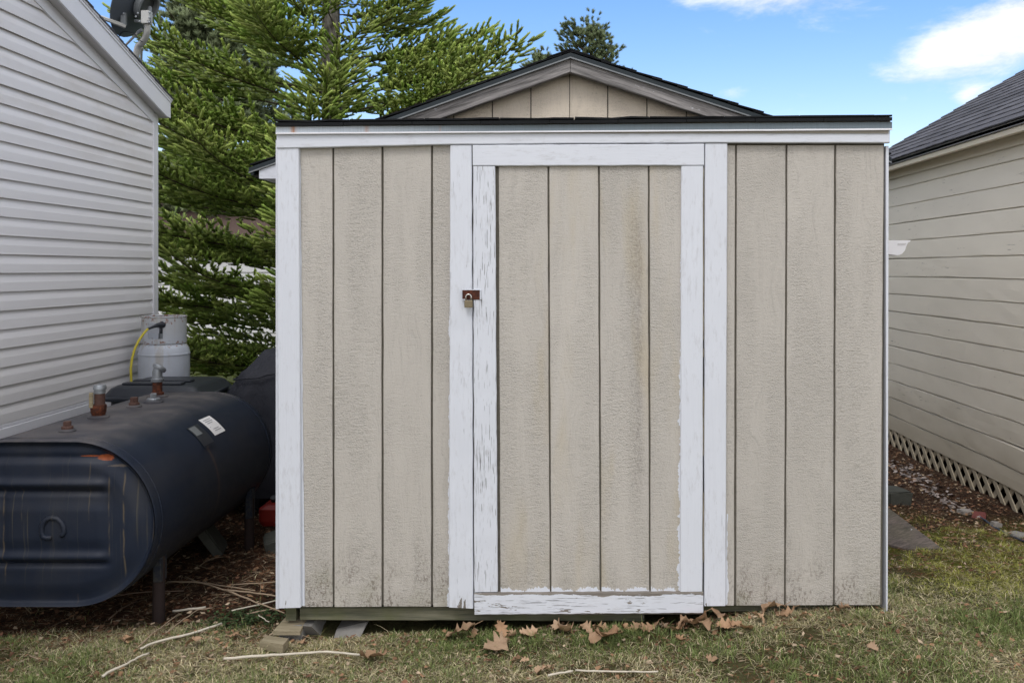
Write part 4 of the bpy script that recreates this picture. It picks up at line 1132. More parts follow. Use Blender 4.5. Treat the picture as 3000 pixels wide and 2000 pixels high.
# the roof
XE = 2.79; ZE = EYE + 0.872; PS = 0.583
MB().cbox((XE, YN - .15, ZE), (XE + .022, 8.83, ZE + 0.038), .003).build("eave_fascia", M_GFASC, cot)
MB().cbox((XE + .012, YN - .15, ZE - .040), (XE + .040, 8.80, ZE - .001), .004).build("eave_trim", M_CREAMT, cot)
MB().box((XE + .030, YN - .15, ZE - .020), (XRW + .03, 8.80, ZE - .008)).build("soffit", M_CREAMT, cot)
MB().cbox((XRW - .030, YN, 2.285), (XRW - .014, YFAR, 2.352), .003).build("frieze_board", M_CREAM, cot)
XRG = 5.6; ZRG = ZE + .04 + PS * (XRG - XE)
for s_, (xa, xb) in ((1, (XE, XRG)), (-1, (2 * XRG - XE, XRG))):
    MB().prism([(xa, ZE + .028), (xb, ZE + .028 + PS * (XRG - XE)), (xb, ZE + .008 + PS * (XRG - XE)), (xa, ZE + .008)], YN - .15, 8.825).build("roof_deck", M_WALLC, cot)
for yv in (YN + .01, YFAR - .02):
    MB().prism([(XRW, 2.35), (7.2, 2.35), (XRG, ZRG - .1)], yv, yv + .02).build("gable_wall", M_CREAM, cot)
MB().prism([(XE, ZE + .03), (XRG, ZE + .03 + PS * (XRG - XE)), (XRG, ZE - .10 + PS * (XRG - XE)), (XE, ZE - .10)], 8.81, 8.835).build("rake_board", M_CREAMT, cot)
upv = Vector((1, 0, PS)).normalized(); bxv = Vector((0, -1, 0)); bzv = bxv.cross(upv)
rm = [shingle_mesh(0.302, 0.20, 0.009, "shingle", None, M_SHG, c) for c in (0.0, 0.002, 0.0012)]
mbr = MB()
e = Vector((XE - .012, 8.845, ZE + .036))
for r in range(24):
    y = 0.0; half = r % 2
    while y < 8.845 - (YN - .15):
        wd = 0.1525 if (half and y == 0) else 0.305
        p = e + upv * (r * .14 + rng.uniform(-.002, .002)) - Vector((0, y, 0)) + bzv * (rng.uniform(0, .002))
        if r < 17 and y < 4.3 and bzv.z > 0:
            uu = (bxv + bzv * rng.uniform(-.006, .006)).normalized()
            placed("shingle", rng.choice(rm), basis(p, uu * (wd / .305), upv, bzv), cot)
        elif y == 0 or True:
            a_ = p; b2 = p + bxv * (wd * .995)
            mbr.add([a_, b2, b2 + upv * .19 - bzv * .009, a_ + upv * .19 - bzv * .009, a_ + bzv * .009, b2 + bzv * .009, b2 + upv * .19, a_ + upv * .19], [(3, 2, 1, 0), (4, 5, 6, 7), (0, 1, 5, 4), (0, 4, 7, 3), (1, 2, 6, 5), (2, 3, 7, 6)])
        y += wd
o_ = mbr.build("far_shingles", M_SHG, cot); o_['kind'] = 'stuff'
# lattice skirt
PL = 0.150; zt = 0.092; zbt = -0.12; hL = zt - zbt; wv = 0.019
c45 = wv * math.sqrt(2)
sl_me = {}
for layer, sg in ((0, 1), (1, -1)):
    n = int((8.5 - 3.2) / PL)
    for i in range(n):
        yb = 3.2 + i * PL
        y_top = yb + sg * hL
        x0 = XRW - .010 + layer * .008
        if layer not in sl_me:
            mb = MB()
            pts = [(-c45, 0), (c45, 0), (sg * hL + c45, hL), (sg * hL - c45, hL)]
            mb.prism(pts, 0, .0075, 'x')
            o_ = mb.build("lattice_slat", M_LATT, None, loc=(0, 0, 0)); sl_me[layer] = o_.data; bpy.data.objects.remove(o_)
        placed("lattice_slat", sl_me[layer], Matrix.Translation((x0, yb + rng.uniform(-.003, .003), zbt)), cot)
MB().box((XRW + .25, YN, -.2), (7.1, YFAR, 0.10)).build("dark_block_behind_lattice", M_DARK, cot)  # solid near-black block, painted as the shade behind the lattice
# ------------------------------------------------------------------ oil tank
tank = thing("oil_tank", "big dark navy oil tank with rust streaks lying on pipe legs beside the house", "oil tank", TKX)
R_ = 0.343; CX0, CX1, CZ = -2.262, -1.995, 0.452; LT = 1.58; TY = 3.72
def obr(t, r):       # obround point, t in 0..1, radius r about the segment
    per = [math.pi * R_, CX1 - CX0, math.pi * R_, CX1 - CX0]; tot = sum(per); s = t * tot
    if s < per[0]:
        a = -math.pi / 2 + s / R_; return (CX1 + r * math.cos(a), CZ + r * math.sin(a))
    s -= per[0]
    if s < per[1]: return (CX1 - s, CZ + r)
    s -= per[1]
    if s < per[2]:
        a = math.pi / 2 + s / R_; return (CX0 + r * math.cos(a), CZ + r * math.sin(a))
    s -= per[2]
    return (CX0 + s, CZ - r)
NT_ = 176
ysec = [(0.000, .984), (0.004, .992), (0.014, .9965), (0.030, 1.0), (0.2, 1.0), (0.5, 1.0), (0.8, 1.0), (1.1, 1.0), (1.38, 1.0), (1.48, .998), (1.53, .98), (1.56, .94), (1.58, .87), (1.59, .75), (1.595, .5), (1.595, 0.0)]
vs = []; fs = []
for (dy_, s_) in ysec:
    for i in range(NT_):
        x, z = obr(i / NT_, R_ * s_); vs.append((x, TY + dy_, z))
for j in range(len(ysec) - 1):
    for i in range(NT_): fs.append((j * NT_ + i, j * NT_ + (i + 1) % NT_, (j + 1) * NT_ + (i + 1) % NT_, (j + 1) * NT_ + i))
MB().add(vs, fs).build("shell", M_TANK, tank, smooth=True, fix=True)
# pressed end: rolled rim, recessed face, raised and sunken bands
def face_h(x, z, s):
    y = 0.018 * float(sstep(1.0, .955, s)) * float(sstep(0.3, .955, s) * 0 + 1)
    y = -0.006 if s > .985 else (-0.006 + (0.020) * float(sstep(.985, .93, s)))
    right = -1.862; soft = float(sstep(right + .035, right - .035, x))
    g = lambda c, w_: math.exp(-((z - c) / w_) ** 2)
    edge_up = float(sstep(.80, .70, s))
    y -= 0.016 * g(0.618, .017) * soft * edge_up
    y += 0.014 * g(0.583, .013) * soft * edge_up
    y -= 0.016 * g(0.318, .020) * soft * edge_up
    y += 0.016 * g(0.288, .012) * soft * edge_up
    # broad panel bulge between the bands, lower shelf
    y -= 0.014 * float(sstep(.92, .70, s))
    inn = float(sstep(0.735, 0.715, z)); 
    y += 0.012 * g(0.722, .016) * float(sstep(-1.80, -1.9, x))
    y += 0.010 * float(sstep(.585, .40, z)) * float(sstep(.30, .46, z)) * 0 
    y -= 0.010 * float(sstep(0.56, 0.50, z)) * float(sstep(.33, .40, z)) * soft
    y += 0.006 * math.exp(-((x + 2.28) / .02) ** 2) * g(.45, .2)
    return y
vs = []; fs = []; NRg = 58
for j in range(NRg + 1):
    s_ = .984 * (1 - j / NRg)
    for i in range(NT_):
        x, z = obr(i / NT_, R_ * s_)
        vs.append((x, TY + face_h(x, z, s_), z))
for j in range(NRg):
    for i in range(NT_): fs.append(((j + 1) * NT_ + i, (j + 1) * NT_ + (i + 1) % NT_, j * NT_ + (i + 1) % NT_, j * NT_ + i))
MB().add(vs, fs).build("end_plate", M_TCAP, tank, smooth=True, fix=False)
def cr(x, y): return at(x / 2.6133, 1250 + y / 2.6133, TY)
gpts = [cr(*p) for p in ((408, 838), (370, 842), (340, 835), (332, 800), (334, 760), (348, 722), (375, 697), (415, 688), (455, 698), (482, 724), (500, 760), (503, 795), (492, 818), (478, 826))]
gpts = [Vector((p.x, TY + face_h(p.x, p.z, .6) - 0.001, p.z)) for p in gpts]
MB().tube(gpts, 0.0105, 10).build("embossed_mark", M_TCAP, tank, smooth=True)
# legs
for (x, y, h_) in ((-1.735, 3.93, .235), (-1.70, 4.98, .22), (-2.51, 3.93, .235), (-2.53, 4.98, .22)):
    g0 = float(gh(x, y)) - .04
    lg = MB().tube([(x, y, g0), (x, y, h_ + .02)], 0.026, 16).build("leg", M_LEG, tank, smooth='auto')
    MB().cbox((x - .030 + (.018 if x > -2 else -.018), y - .03, h_ - .085), (x - .022 + (.045 if x > -2 else -.010), y + .03, h_ + .075), .002).build("leg_bracket", M_TANK, tank)
for sy_ in (0.055, 1.46):
    MB().tube([(*obr(i / 88, R_ * 1.001)[:1], TY + sy_, obr(i / 88, R_ * 1.001)[1]) for i in range(89)], .0032, 6, caps=False).build('weld_seam', M_TANK, tank, smooth=True)
# rim seam line near the front and fittings along the top
def topz(x):
    if x > CX1: return CZ + math.sqrt(max(R_ * R_ - (x - CX1) ** 2, 0))
    return CZ + R_
ztp = CZ + R_
def flange(x, y, r, m=M_TANK): 
    return [(r, -.002), (r, .004), (r * .82, .010), (r * .6, .012), (0, .012)]
def plug(name, x, y, m, r, hx, hh, label=None):
    b = MB().lathe((x, y, ztp), flange(x, y, r * 1.45), 24).build("flange", M_TANK, tank, smooth='auto')
    mb = MB(); mb.lathe((x, y, ztp + .011), [(r, 0), (r, .008), (r * .9, .012), (0, .012)], 20)
    mb.lathe((x, y, ztp + .022), [(hx, 0), (hx, hh), (hx * .85, hh + .002), (0, hh + .002)], 6)
    o_ = mb.build(name, m, tank); 
    if label: o_['label'] = label
    return o_
plug("plug", -2.135, 3.935, M_BOLT, .024, .0165, .020)
plug("plug", -2.17, 4.63, M_BOLT, .026, .020, .026)
plug("plug", -2.142, 4.79, M_ZINC, .034, .017, .024, "shiny zinc plug")
# oil gauge: rusty socket, sight tube, zinc cap, pale strip
gx_, gy_ = -2.185, 4.30
MB().lathe((gx_, gy_, ztp), flange(0, 0, .048), 24).build("flange", M_TANK, tank, smooth='auto')
ga = MB().lathe((gx_, gy_, ztp + .008), [(.030, 0), (.031, .012), (.034, .016), (.036, .050), (.034, .054), (.0, .054)], 16).build("gauge_socket", M_RUST, tank, smooth='auto')
MB().lathe((gx_ + .006, gy_, ztp + .06), [(.024, 0), (.024, .062), (.0, .062)], 20).build("gauge_tube", M_BOLT, tank, smooth='auto')
MB().lathe((gx_ + .006, gy_, ztp + .115), [(.0255, 0), (.0255, .018), (.030, .019), (.030, .030), (.025, .040), (.0, .043)], 24).build("gauge_cap", M_ZINC, tank, smooth='auto')
MB().cbox((gx_ - .028, gy_ - .036, ztp + .050), (gx_ - .010, gy_ - .024, ztp + .122), .002).build("gauge_strip", M_SHIM, tank)
# vent pipe with elbow cap
vx, vy = -2.215, 5.0
MB().lathe((vx, vy, ztp), flange(0, 0, .055), 24).build("flange", M_TANK, tank, smooth='auto')
MB().lathe((vx, vy, ztp + .008), [(.034, 0), (.034, .016), (.026, .020), (.0255, .085), (0, .085)], 20).build("vent_pipe", M_RUST, tank, smooth='auto')
mb = MB(); mb.lathe((vx, vy, ztp + .082), [(.031, 0), (.033, .004), (.033, .018), (.029, .022), (.029, .030), (0, .030)], 20)
mb.tube([(vx, vy, ztp + .105), (vx, vy, ztp + .135), (vx + .004, vy + .004, ztp + .152), (vx + .012, vy + .012, ztp + .164)], [.026, .026, .027, .028], 16)
mb.lathe((vx + .008, vy + .008, ztp + .158), [(.0, -.014), (.034, -.012), (.038, -.004), (.038, .006), (.030, .014), (0, .018)], 24, (0.45, 0.30, 0.85))
mb.build("vent_cap", M_ZINC, tank, smooth='auto')
# sticker, nameplate on the shoulder
def patch(name, y0, y1, a0, a1, m, lift, skew=0.0, n=8, par=None):
    vs = []; fs = []
    for j in range(2):
        r = R_ + lift + j * .0008
        for i in range(n + 1):
            a = math.radians(lin(a0, a1, i / n))
            for y in (y0, y1): vs.append((CX1 + r * math.sin(a), y + skew * i / n, CZ + r * math.cos(a)))
    for j in range(2):
        o0 = j * (n + 1) * 2
        for i in range(n): fs.append((o0 + 2 * i, o0 + 2 * i + 1, o0 + 2 * i + 3, o0 + 2 * i + 2))
    o1 = (n + 1) * 2
    for i in range(n):
        fs.append((2 * i, 2 * i + 2, o1 + 2 * i + 2, o1 + 2 * i)); fs.append((2 * i + 1, o1 + 2 * i + 1, o1 + 2 * i + 3, 2 * i + 3))
    fs.append((0, o1, o1 + 1, 1)); fs.append((2 * n, 2 * n + 1, o1 + 2 * n + 1, o1 + 2 * n))
    return MB().add(vs, fs).build(name, m, par or tank)
stk = patch("paper_sticker", 4.545, 4.685, 33, 52, M_STK, .0015)
for i, (a, y0, y1) in enumerate(((35.5, 4.57, 4.655), (37.5, 4.57, 4.66), (39.5, 4.575, 4.64), (43.5, 4.565, 4.572), (46, 4.58, 4.65), (48, 4.58, 4.66))):
    patch("print_line", y0, y1, a, a + .5, M_INK, .0028, par=stk, n=1)
np_ = patch("nameplate", 4.36, 4.49, 36, 56, M_BLK, .003)
patch("nameplate_rim", 4.37, 4.44, 37, 46, M_BRKT, .0045, par=np_)
patch("nameplate_lip", 4.35, 4.49, 56.5, 58, M_TANK, .006, par=np_, n=2)

# ------------------------------------------------------------------ propane cylinder, hose
pc = Vector((-2.765, 6.35, 0.0))
gas = thing("propane_cylinder", "tall grey rust-spotted propane cylinder standing at the vinyl house's far corner", "gas cylinder", pc)
rp = 0.168
MB().lathe(pc, [(.13, 0.0), (.14, 0.0), (.14, .06), (.150, .07), (rp, .12), (rp, .90), (rp + .0035, .903), (rp + .0035, .912), (rp, .915), (rp - .006, .945), (rp - .022, .972), (rp - .05, .990), (.08, 1.0), (0, 1.004)], 48).build("body", M_PROP, gas, smooth='auto')
# collar with a window
vs = []; fs = []; NC = 72; rc = .147; zs = [.985, 1.02, 1.055, 1.130, 1.150, 1.168]
camang = math.atan2(-pc.y, -pc.x)
w0 = camang - math.radians(46); w1 = camang + math.radians(-3)
for side in range(2):
    for z in zs:
        for k_ in range(NC):
            t_ = 2 * math.pi * k_ / NC; r = rc - side * .003
            vs.append((pc.x + r * math.cos(t_), pc.y + r * math.sin(t_), z))
def inwin(k_):
    t_ = 2 * math.pi * (k_ + .5) / NC; d = (t_ - w0) % (2 * math.pi); return d < (w1 - w0)
N6 = len(zs) * NC
for side in range(2):
    o0 = side * N6
    for j in range(len(zs) - 1):
        for k_ in range(NC):
            if j in (2,) and inwin(k_): continue
            if j == 1 and inwin(k_): continue
            fs.append((o0 + j * NC + k_, o0 + j * NC + (k_ + 1) % NC, o0 + (j + 1) * NC + (k_ + 1) % NC, o0 + (j + 1) * NC + k_))
MB().add(vs, fs).build("collar", M_PROP, gas, fix=False)
tr = []
for k_ in range(49):
    t_ = 2 * math.pi * k_ / 48; tr.append((pc.x + (rc - .0015) * math.cos(t_), pc.y + (rc - .0015) * math.sin(t_), 1.168))
MB().tube(tr, .0055, 8, caps=False).build("collar_rim", M_PROP, gas, smooth=True)
vp = pc + Vector((-.01, -.02, 1.0))
MB().lathe(vp, [(.020, 0), (.020, .05), (.014, .055), (.014, .085), (.028, .09), (.028, .11), (0, .112)], 16).build("valve", M_ZINC, gas, smooth='auto')
rg = at(478, 953, 6.20)
mb = MB(); mb.tube([vp + Vector((0, 0, .06)), at(476, 951, 6.21), at(462, 952, 6.17), at(447, 958, 6.14), at(432, 964, 6.11)], [.016, .022, .014, .009, .008], 12)
mb.lathe(at(473, 951, 6.22), [(0, -.012), (.026, -.010), (.028, .004), (.020, .014), (0, .016)], 16, (-.5, -.9, .1))
mb.build("regulator", M_BLK, gas, smooth='auto')
hp = [(433, 963, 6.11), (420, 978, 6.08), (405, 1000, 6.04), (394, 1024, 6.01), (387, 1050, 5.99), (383, 1080, 5.98), (384, 1105, 5.98), (386, 1140, 5.98), (384, 1200, 6.0), (370, 1270, 6.05)]
MB().tube([at(*p) for p in hp], .0078, 12).build("hose", M_YEL, gas, smooth=True)

# ------------------------------------------------------------------ lidded bin
bc = Vector((-2.45, 5.72, float(gh(-2.45, 5.72))))
binn = thing("plastic_bin", "black plastic bin with a wide ribbed lid behind the oil tank", "bin", bc)
def loft(mb, rings):
    n = len(rings[0]); vs = []; fs = []
    for r in rings: vs += r
    for j in range(len(rings) - 1):
        for i in range(n): fs.append((j * n + i, j * n + (i + 1) % n, (j + 1) * n + (i + 1) % n, (j + 1) * n + i))
    fs.append(tuple(range(n - 1, -1, -1))); fs.append(tuple((len(rings) - 1) * n + i for i in range(n)))
    return mb.add(vs, fs)
def rrect(cx, cy, hx, hy, z, r=.05, n=5, tz=0.0):
    pts = []
    for q_, (sx, sy) in enumerate(((1, 1), (-1, 1), (-1, -1), (1, -1))):
        for i in range(n):
            a = math.pi / 2 * (q_ + i / (n - 1))
            x = cx + sx * (hx - r) + r * math.cos(a); y = cy + sy * (hy - r) + r * math.sin(a)
            pts.append((x, y, z + tz * (x - cx)))
    return pts
bx_, by_ = bc.x, bc.y
mb = loft(MB(), [rrect(bx_, by_, .21, .21, bc.z), rrect(bx_, by_, .25, .26, .66), rrect(bx_, by_, .262, .272, .668), rrect(bx_, by_, .262, .272, .70)])
mb.build("body", M_BLK, binn)
lid = loft(MB(), [rrect(bx_, by_, .270, .285, .700), rrect(bx_, by_, .318, .325, .710, .05), rrect(bx_, by_, .320, .327, .726, .05), rrect(bx_, by_, .295, .30, .734), rrect(bx_, by_, .262, .27, .778), rrect(bx_, by_, .235, .245, .792), rrect(bx_, by_, .225, .235, .792)])
lid.build("lid", M_BLK, binn, smooth='auto')
for k_ in range(2):
    MB().cbox((bx_ - .215, by_ - .20 + k_ * .14, .791), (bx_ + .15, by_ - .13 + k_ * .14, .806 - k_ * .0), .006).build("lid_rib", M_BLK, binn)
MB().tube([(bx_ + .29, by_ - .20, .715), (bx_ + .335, by_ - .16, .735), (bx_ + .335, by_ + .06, .745), (bx_ + .30, by_ + .12, .73)], .011, 8).build("handle", M_BLK, binn, smooth=True)

# ------------------------------------------------------------------ covered grill
gcx, gcy = -1.43, 6.0
grill = thing("covered_grill", "barbecue grill under a creased black fabric cover between the tank and the shed", "grill", (gcx, gcy, 0.0))
lev = [(.06, .73, .33), (.25, .72, .33), (.45, .715, .325), (.60, .71, .32), (.70, .69, .31), (.735, .655, .305), (.80, .615, .295), (.83, .60, .29), (.845, .575, .275), (.90, .525, .245), (.95, .485, .215), (.968, .465, .195), (.974, .43, .16), (.975, .1, .03)]
NP_ = 120; vs = []; fs = []
for j, (z, hx, hy) in enumerate(lev):
    for i in range(NP_):
        t_ = 2 * math.pi * i / NP_
        c_, s_ = math.cos(t_), math.sin(t_)
        e_ = 0.30
        x = hx * math.copysign(abs(c_) ** e_, c_); y = hy * math.copysign(abs(s_) ** e_, s_)
        low = float(sstep(.90, .45, z))
        fold = (math.sin(t_ * 9 + z * 3.0) * .010 + math.sin(t_ * 17 + 1.3 + z * 5) * .008 + math.sin(t_ * 31 + z * 9) * .004) * (0.25 + low)
        k_ = 1 + fold / max(hx, .2) * 1.6
        vs.append((gcx + x * k_, gcy + y * (1 + fold * 2.4), z + 0.012 * math.sin(t_ * 5 + z * 4) * (1 - low) * (z < .97)))
for j in range(len(lev) - 1):
    for i in range(NP_): fs.append((j * NP_ + i, j * NP_ + (i + 1) % NP_, (j + 1) * NP_ + (i + 1) % NP_, (j + 1) * NP_ + i))
fs.append(tuple((len(lev) - 1) * NP_ + i for i in range(NP_)))
MB().add(vs, fs).build("cover", M_CLOTH, grill, smooth=True)
# flap seam across the hood
sp = [(gcx - .640, gcy - .10, .806), (gcx - .625, gcy - .27, .800), (gcx - .53, gcy - .315, .812), (gcx - .45, gcy - .318, .818), (gcx - .40, gcy - .318, .836), (gcx - .30, gcy - .315, .848), (gcx - .10, gcy - .315, .850), (gcx + .4, gcy - .315, .850)]
MB().tube(sp, [.006] * 8, 6).build("flap_seam", M_CLOTH, grill)
for (dx_, dy_) in ((-.5, -.2), (.5, -.2), (-.5, .2), (.5, .2)):
    MB().tube([(gcx + dx_, gcy + dy_, float(gh(gcx + dx_, gcy + dy_))), (gcx + dx_, gcy + dy_, .3)], .018, 8).build("leg", M_BLK, grill)

# red plastic can glimpsed behind the tank
rc_ = Vector((-1.70, 5.52, float(gh(-1.70, 5.52)) + .01))
can = thing("red_fuel_can", "small red plastic can in the shade just left of the shed's lower corner", "fuel can", rc_)
loft(MB(), [rrect(rc_.x, rc_.y, .085, .11, rc_.z, .03), rrect(rc_.x, rc_.y, .095, .12, rc_.z + .03, .03), rrect(rc_.x, rc_.y, .095, .12, rc_.z + .10, .03), rrect(rc_.x, rc_.y, .06, .09, rc_.z + .12, .02)]).build("body", M_RED, can)
MB().tube([(rc_.x - .03, rc_.y, rc_.z + .115), (rc_.x - .03, rc_.y - .02, rc_.z + .15)], .02, 10).build("spout_cap", M_BLK, can)
MB().tube([(rc_.x, rc_.y + .07, rc_.z + .115), (rc_.x, rc_.y + .05, rc_.z + .15), (rc_.x, rc_.y - .02, rc_.z + .15), (rc_.x, rc_.y - .04, rc_.z + .115)], .011, 8).build("handle", M_RED, can)

# blocks behind the tank and behind the shed
def rock(name, label, cat, c, s, m, rot, seed):
    r_ = random.Random(seed)
    import bmesh
    bm = bmesh.new(); bmesh.ops.create_cube(bm, size=1.0)
    bmesh.ops.bevel(bm, geom=bm.edges[:], offset=.08, segments=2, affect='EDGES')
    bmesh.ops.subdivide_edges(bm, edges=bm.edges[:], cuts=1, use_grid_fill=True)
    for v in bm.verts:
        v.co = Vector((v.co.x * s[0], v.co.y * s[1], v.co.z * s[2] + s[2] / 2)) + Vector([r_.uniform(-1, 1) * .035 * min(s) for _ in range(3)])
    me = bpy.data.meshes.new(name); bm.to_mesh(me); bm.free(); me.materials.append(m)
    o_ = bpy.data.objects.new(name, me); COL.objects.link(o_); o_.location = c; o_.rotation_euler = rot
    WL[o_.name] = Vector(c); return tag(o_, label, cat)
p = G(622, 1272, False); rock("concrete_slab_piece", "broken grey slab leaning under the tank's far end, left of the shed", "concrete block", p + Vector((0.03, .12, -.02)), (.17, .2, .10), M_CONCD, (0, -.25, .35), 3)
p = G(552, 1212, False); rock("tilted_concrete_slab", "dark concrete slab tilted against the oil tank's rear leg", "concrete block", Vector((-1.83, 4.93, -.04)), (.05, .2, .24), M_CONCD, (0, -.6, .2), 4)
p = G(2066, 1160, False); rock("stone_block", "dark squared stone just right of the shed's back wall", "stone", p + Vector((-.02, .08, -.03)), (.19, .18, .12), M_CONCD, (.05, .05, .3), 5)
# red paver pieces and pale stones near the lattice
M_REDB = flat("faded_red_paver", (0.16, 0.055, 0.05), 0.9, .1, var=.3, sc=40, bump=.5)
M_PALE = flat("pale_stone", (0.30, 0.28, 0.26), 0.9, .1, var=.25, sc=40, bump=.5)
p = G(2868, 1512); rock("red_paver", "faded red brick piece half buried near the lattice skirt", "brick", p + Vector((0, 0, -.025)), (.08, .14, .035), M_REDB, (.1, 0, -.5), 6)
p = G(2828, 1502); rock("pale_stone_chunk", "pale broken stone touching the faded red brick piece", "stone", p + Vector((0, 0, -.015)), (.08, .08, .035), M_PALE, (0, .1, .4), 7)
p = G(2917, 1543); rock("white_pebble", "small whitish stone at the start of the black cable", "stone", p + Vector((0, 0, -.005)), (.05, .05, .035), M_PALE, (0, .2, .2), 8)
p = G(2968, 1572); rock("grey_flat_stone", "flat grey stone at the right edge on the moss", "stone", p + Vector((0.03, 0, -.01)), (.12, .10, .03), M_CONC, (0, .05, .6), 9)
cabp = [G(x, y) + Vector((0, 0, .006)) for (x, y) in ((2868, 1515), (2890, 1528), (2912, 1546), (2935, 1557), (2955, 1570), (2980, 1580), (3010, 1592), (3060, 1625))]
tag(MB().tube(cabp, .006, 6).build("ground_cable", M_BLK, None), "thin black cable lying on the mossy ground beside the cream building", "cable")

# plank jutting out behind the shed's right side
tip = G(2763, 1614) + Vector((0, 0, .012)); lw = G(2655, 1611) + Vector((0, 0, .008)); 
b1 = G(2600, 1590) + Vector((-.10, 0.02, .015)); up0 = at(2600, 1500, tip.y + .55); up0.z = .16; up0 = up0 + Vector((-.12, .1, .04))
pk = MB(); base4 = [tip, up0, b1, lw]
pk.add(base4 + [p - Vector((0, 0, .022)) for p in base4], [(0, 1, 2, 3), (7, 6, 5, 4), (0, 4, 5, 1), (1, 5, 6, 2), (2, 6, 7, 3), (3, 7, 4, 0)])
tag(pk.build("weathered_plank", M_PLANK, None), "weathered pointed plank end lying on the grass by the shed's right corner", "plank")

# wood chunk on the grass, left of the white stick
c = G(628, 1500, False)
wc = MB(); q_ = [G(597, 1498, False), G(650, 1508, False), G(663, 1493, False), G(615, 1486, False)]
q_ = [p + Vector((0, 0, .048)) for p in q_]
wc.add(q_ + [p - Vector((0, 0, .034)) for p in q_], [(0, 1, 2, 3), (7, 6, 5, 4), (0, 4, 5, 1), (1, 5, 6, 2), (2, 6, 7, 3), (3, 7, 4, 0)])
tag(wc.build("wood_offcut", M_SHIM, None), "small pale wood offcut on the grass in front of the concrete block", "wood block")

# ------------------------------------------------------------------ sticks
def stick(pts, r0, r1, m, label, name="stick", lift=.026, arch=0.0, cat="stick", group="stalks and sticks on the ground left of the shed"):
    P_ = [G(x * .4677, 1400 + y * .4677) for (x, y) in pts]
    out = []
    for i in range(len(P_) - 1):
        for j in range(4): out.append(P_[i].lerp(P_[i + 1], j / 4))
    out.append(P_[-1])
    n = len(out)
    zs_ = [p.z for p in out]
    for i, p in enumerate(out):
        t_ = i / (n - 1)
        p.z = lin(out[0].z if i == 0 else zs_[0], zs_[-1], t_) * .6 + p.z * .4 + lift + arch * math.sin(math.pi * t_) + rng.uniform(-.0015, .0015)
        p.x += rng.uniform(-.002, .002)
    o_ = MB().tube(out, [lin(r0, r1, i / (n - 1)) * rng.uniform(.9, 1.1) for i in range(n)], 7).build(name, m, None, smooth=True)
    return tag(o_, label, cat, group)
stick([(1400, 1172), (1650, 1158), (1850, 1142), (2050, 1130), (2255, 1148)], .0055, .0042, M_STICKW, "long bleached white stick on the grass with its right end at a brown leaf")
stick([(880, 1108), (960, 1070), (1200, 1010), (1385, 950)], .0042, .0050, M_STICKW, "pale stick slanting up right, behind the two small brown leaves")
stick([(640, 1283), (700, 1250), (780, 1210), (860, 1165), (930, 1135)], .0052, .0038, M_STICKW, "pale bent stick leaving the frame's bottom edge at lower left")
stick([(1080, 868), (1290, 845)], .0050, .0048, M_STICKW, "short flat pale sliver right of the tank's front leg")
stick([(1160, 650), (1240, 690), (1420, 715), (1600, 740)], .0035, .0028, M_STICKB, "tan stalk nearest the tank among the crossing stalks")
stick([(1050, 680), (1250, 700), (1400, 740), (1560, 752), (1745, 775)], .0038, .0034, M_STICKB, "long tan stalk ending at the white corner board's foot", arch=.01)
stick([(1420, 740), (1600, 820), (1780, 880)], .0042, .0028, M_STICKB, "tan stalk slanting down right to the concrete block", arch=.01)
stick([(1450, 868), (1600, 830), (1745, 800)], .0030, .0030, M_STICKW, "pale straight stalk pointing up right at the shed corner")
stick([(1550, 888), (1700, 855), (1810, 830)], .0030, .0028, M_STICKB, "short tan stalk right above the concrete block's shim")
stick([(1450, 700), (1600, 690), (1740, 680)], .0026, .0024, M_STICKB, "thin level stalk, uppermost beside the white corner board")
stick([(680, 922), (770, 860), (860, 805)], .0030, .0022, M_STICKD, "thin dark stalk left of the tank's front leg", arch=.01)
stick([(860, 1100), (940, 1040), (1000, 990), (1120, 885)], .0034, .0026, M_STICKB, "tan stalk rising right from the small leaves past the tank leg's foot", arch=.012)
stick([(600, 800), (760, 785), (900, 765), (1150, 738)], .0030, .0030, M_STICKD, "long dark stalk crossing behind the tank's front leg", arch=.015)
stick([(1250, 580), (1320, 550), (1400, 522)], .0026, .0020, M_STICKB, "small thin stalk highest in the shade under the tank", arch=.01)
stick([(350, 842), (450, 832), (520, 825)], .0030, .0025, M_STICKD, "short dark stalk under the tank's front bottom edge")
stick([(1620, 895), (1650, 915), (1685, 940)], .0022, .0018, M_STICKW, "tiny pale twig just left of the concrete block's foot")
stick([(180, 1150), (240, 1178)], .0026, .0022, M_STICKB, "short stub of stalk alone on the far left grass")
stick([(1040, 1010), (1120, 960), (1240, 880), (1330, 850)], .0026, .0022, M_STICKB, "thin tan stalk running up from the pale slanting stick", arch=.008)
def q3(x, y): return ((1300 + x * .3827) / .4677, (1650 + y * .3827 - 1400) / .4677)
stick([q3(800, 912), q3(900, 892), q3(985, 872)], .0040, .0036, M_STICKW, "pale stick end rising to a kink at the bottom centre", name="stick", group="pale sticks at the bottom edge of the grass")
stick([q3(1010, 872), q3(1200, 878), q3(1400, 880), q3(1640, 882)], .0036, .0028, M_STICKW, "long thin straight pale stick at the bottom centre edge", group="pale sticks at the bottom edge of the grass")

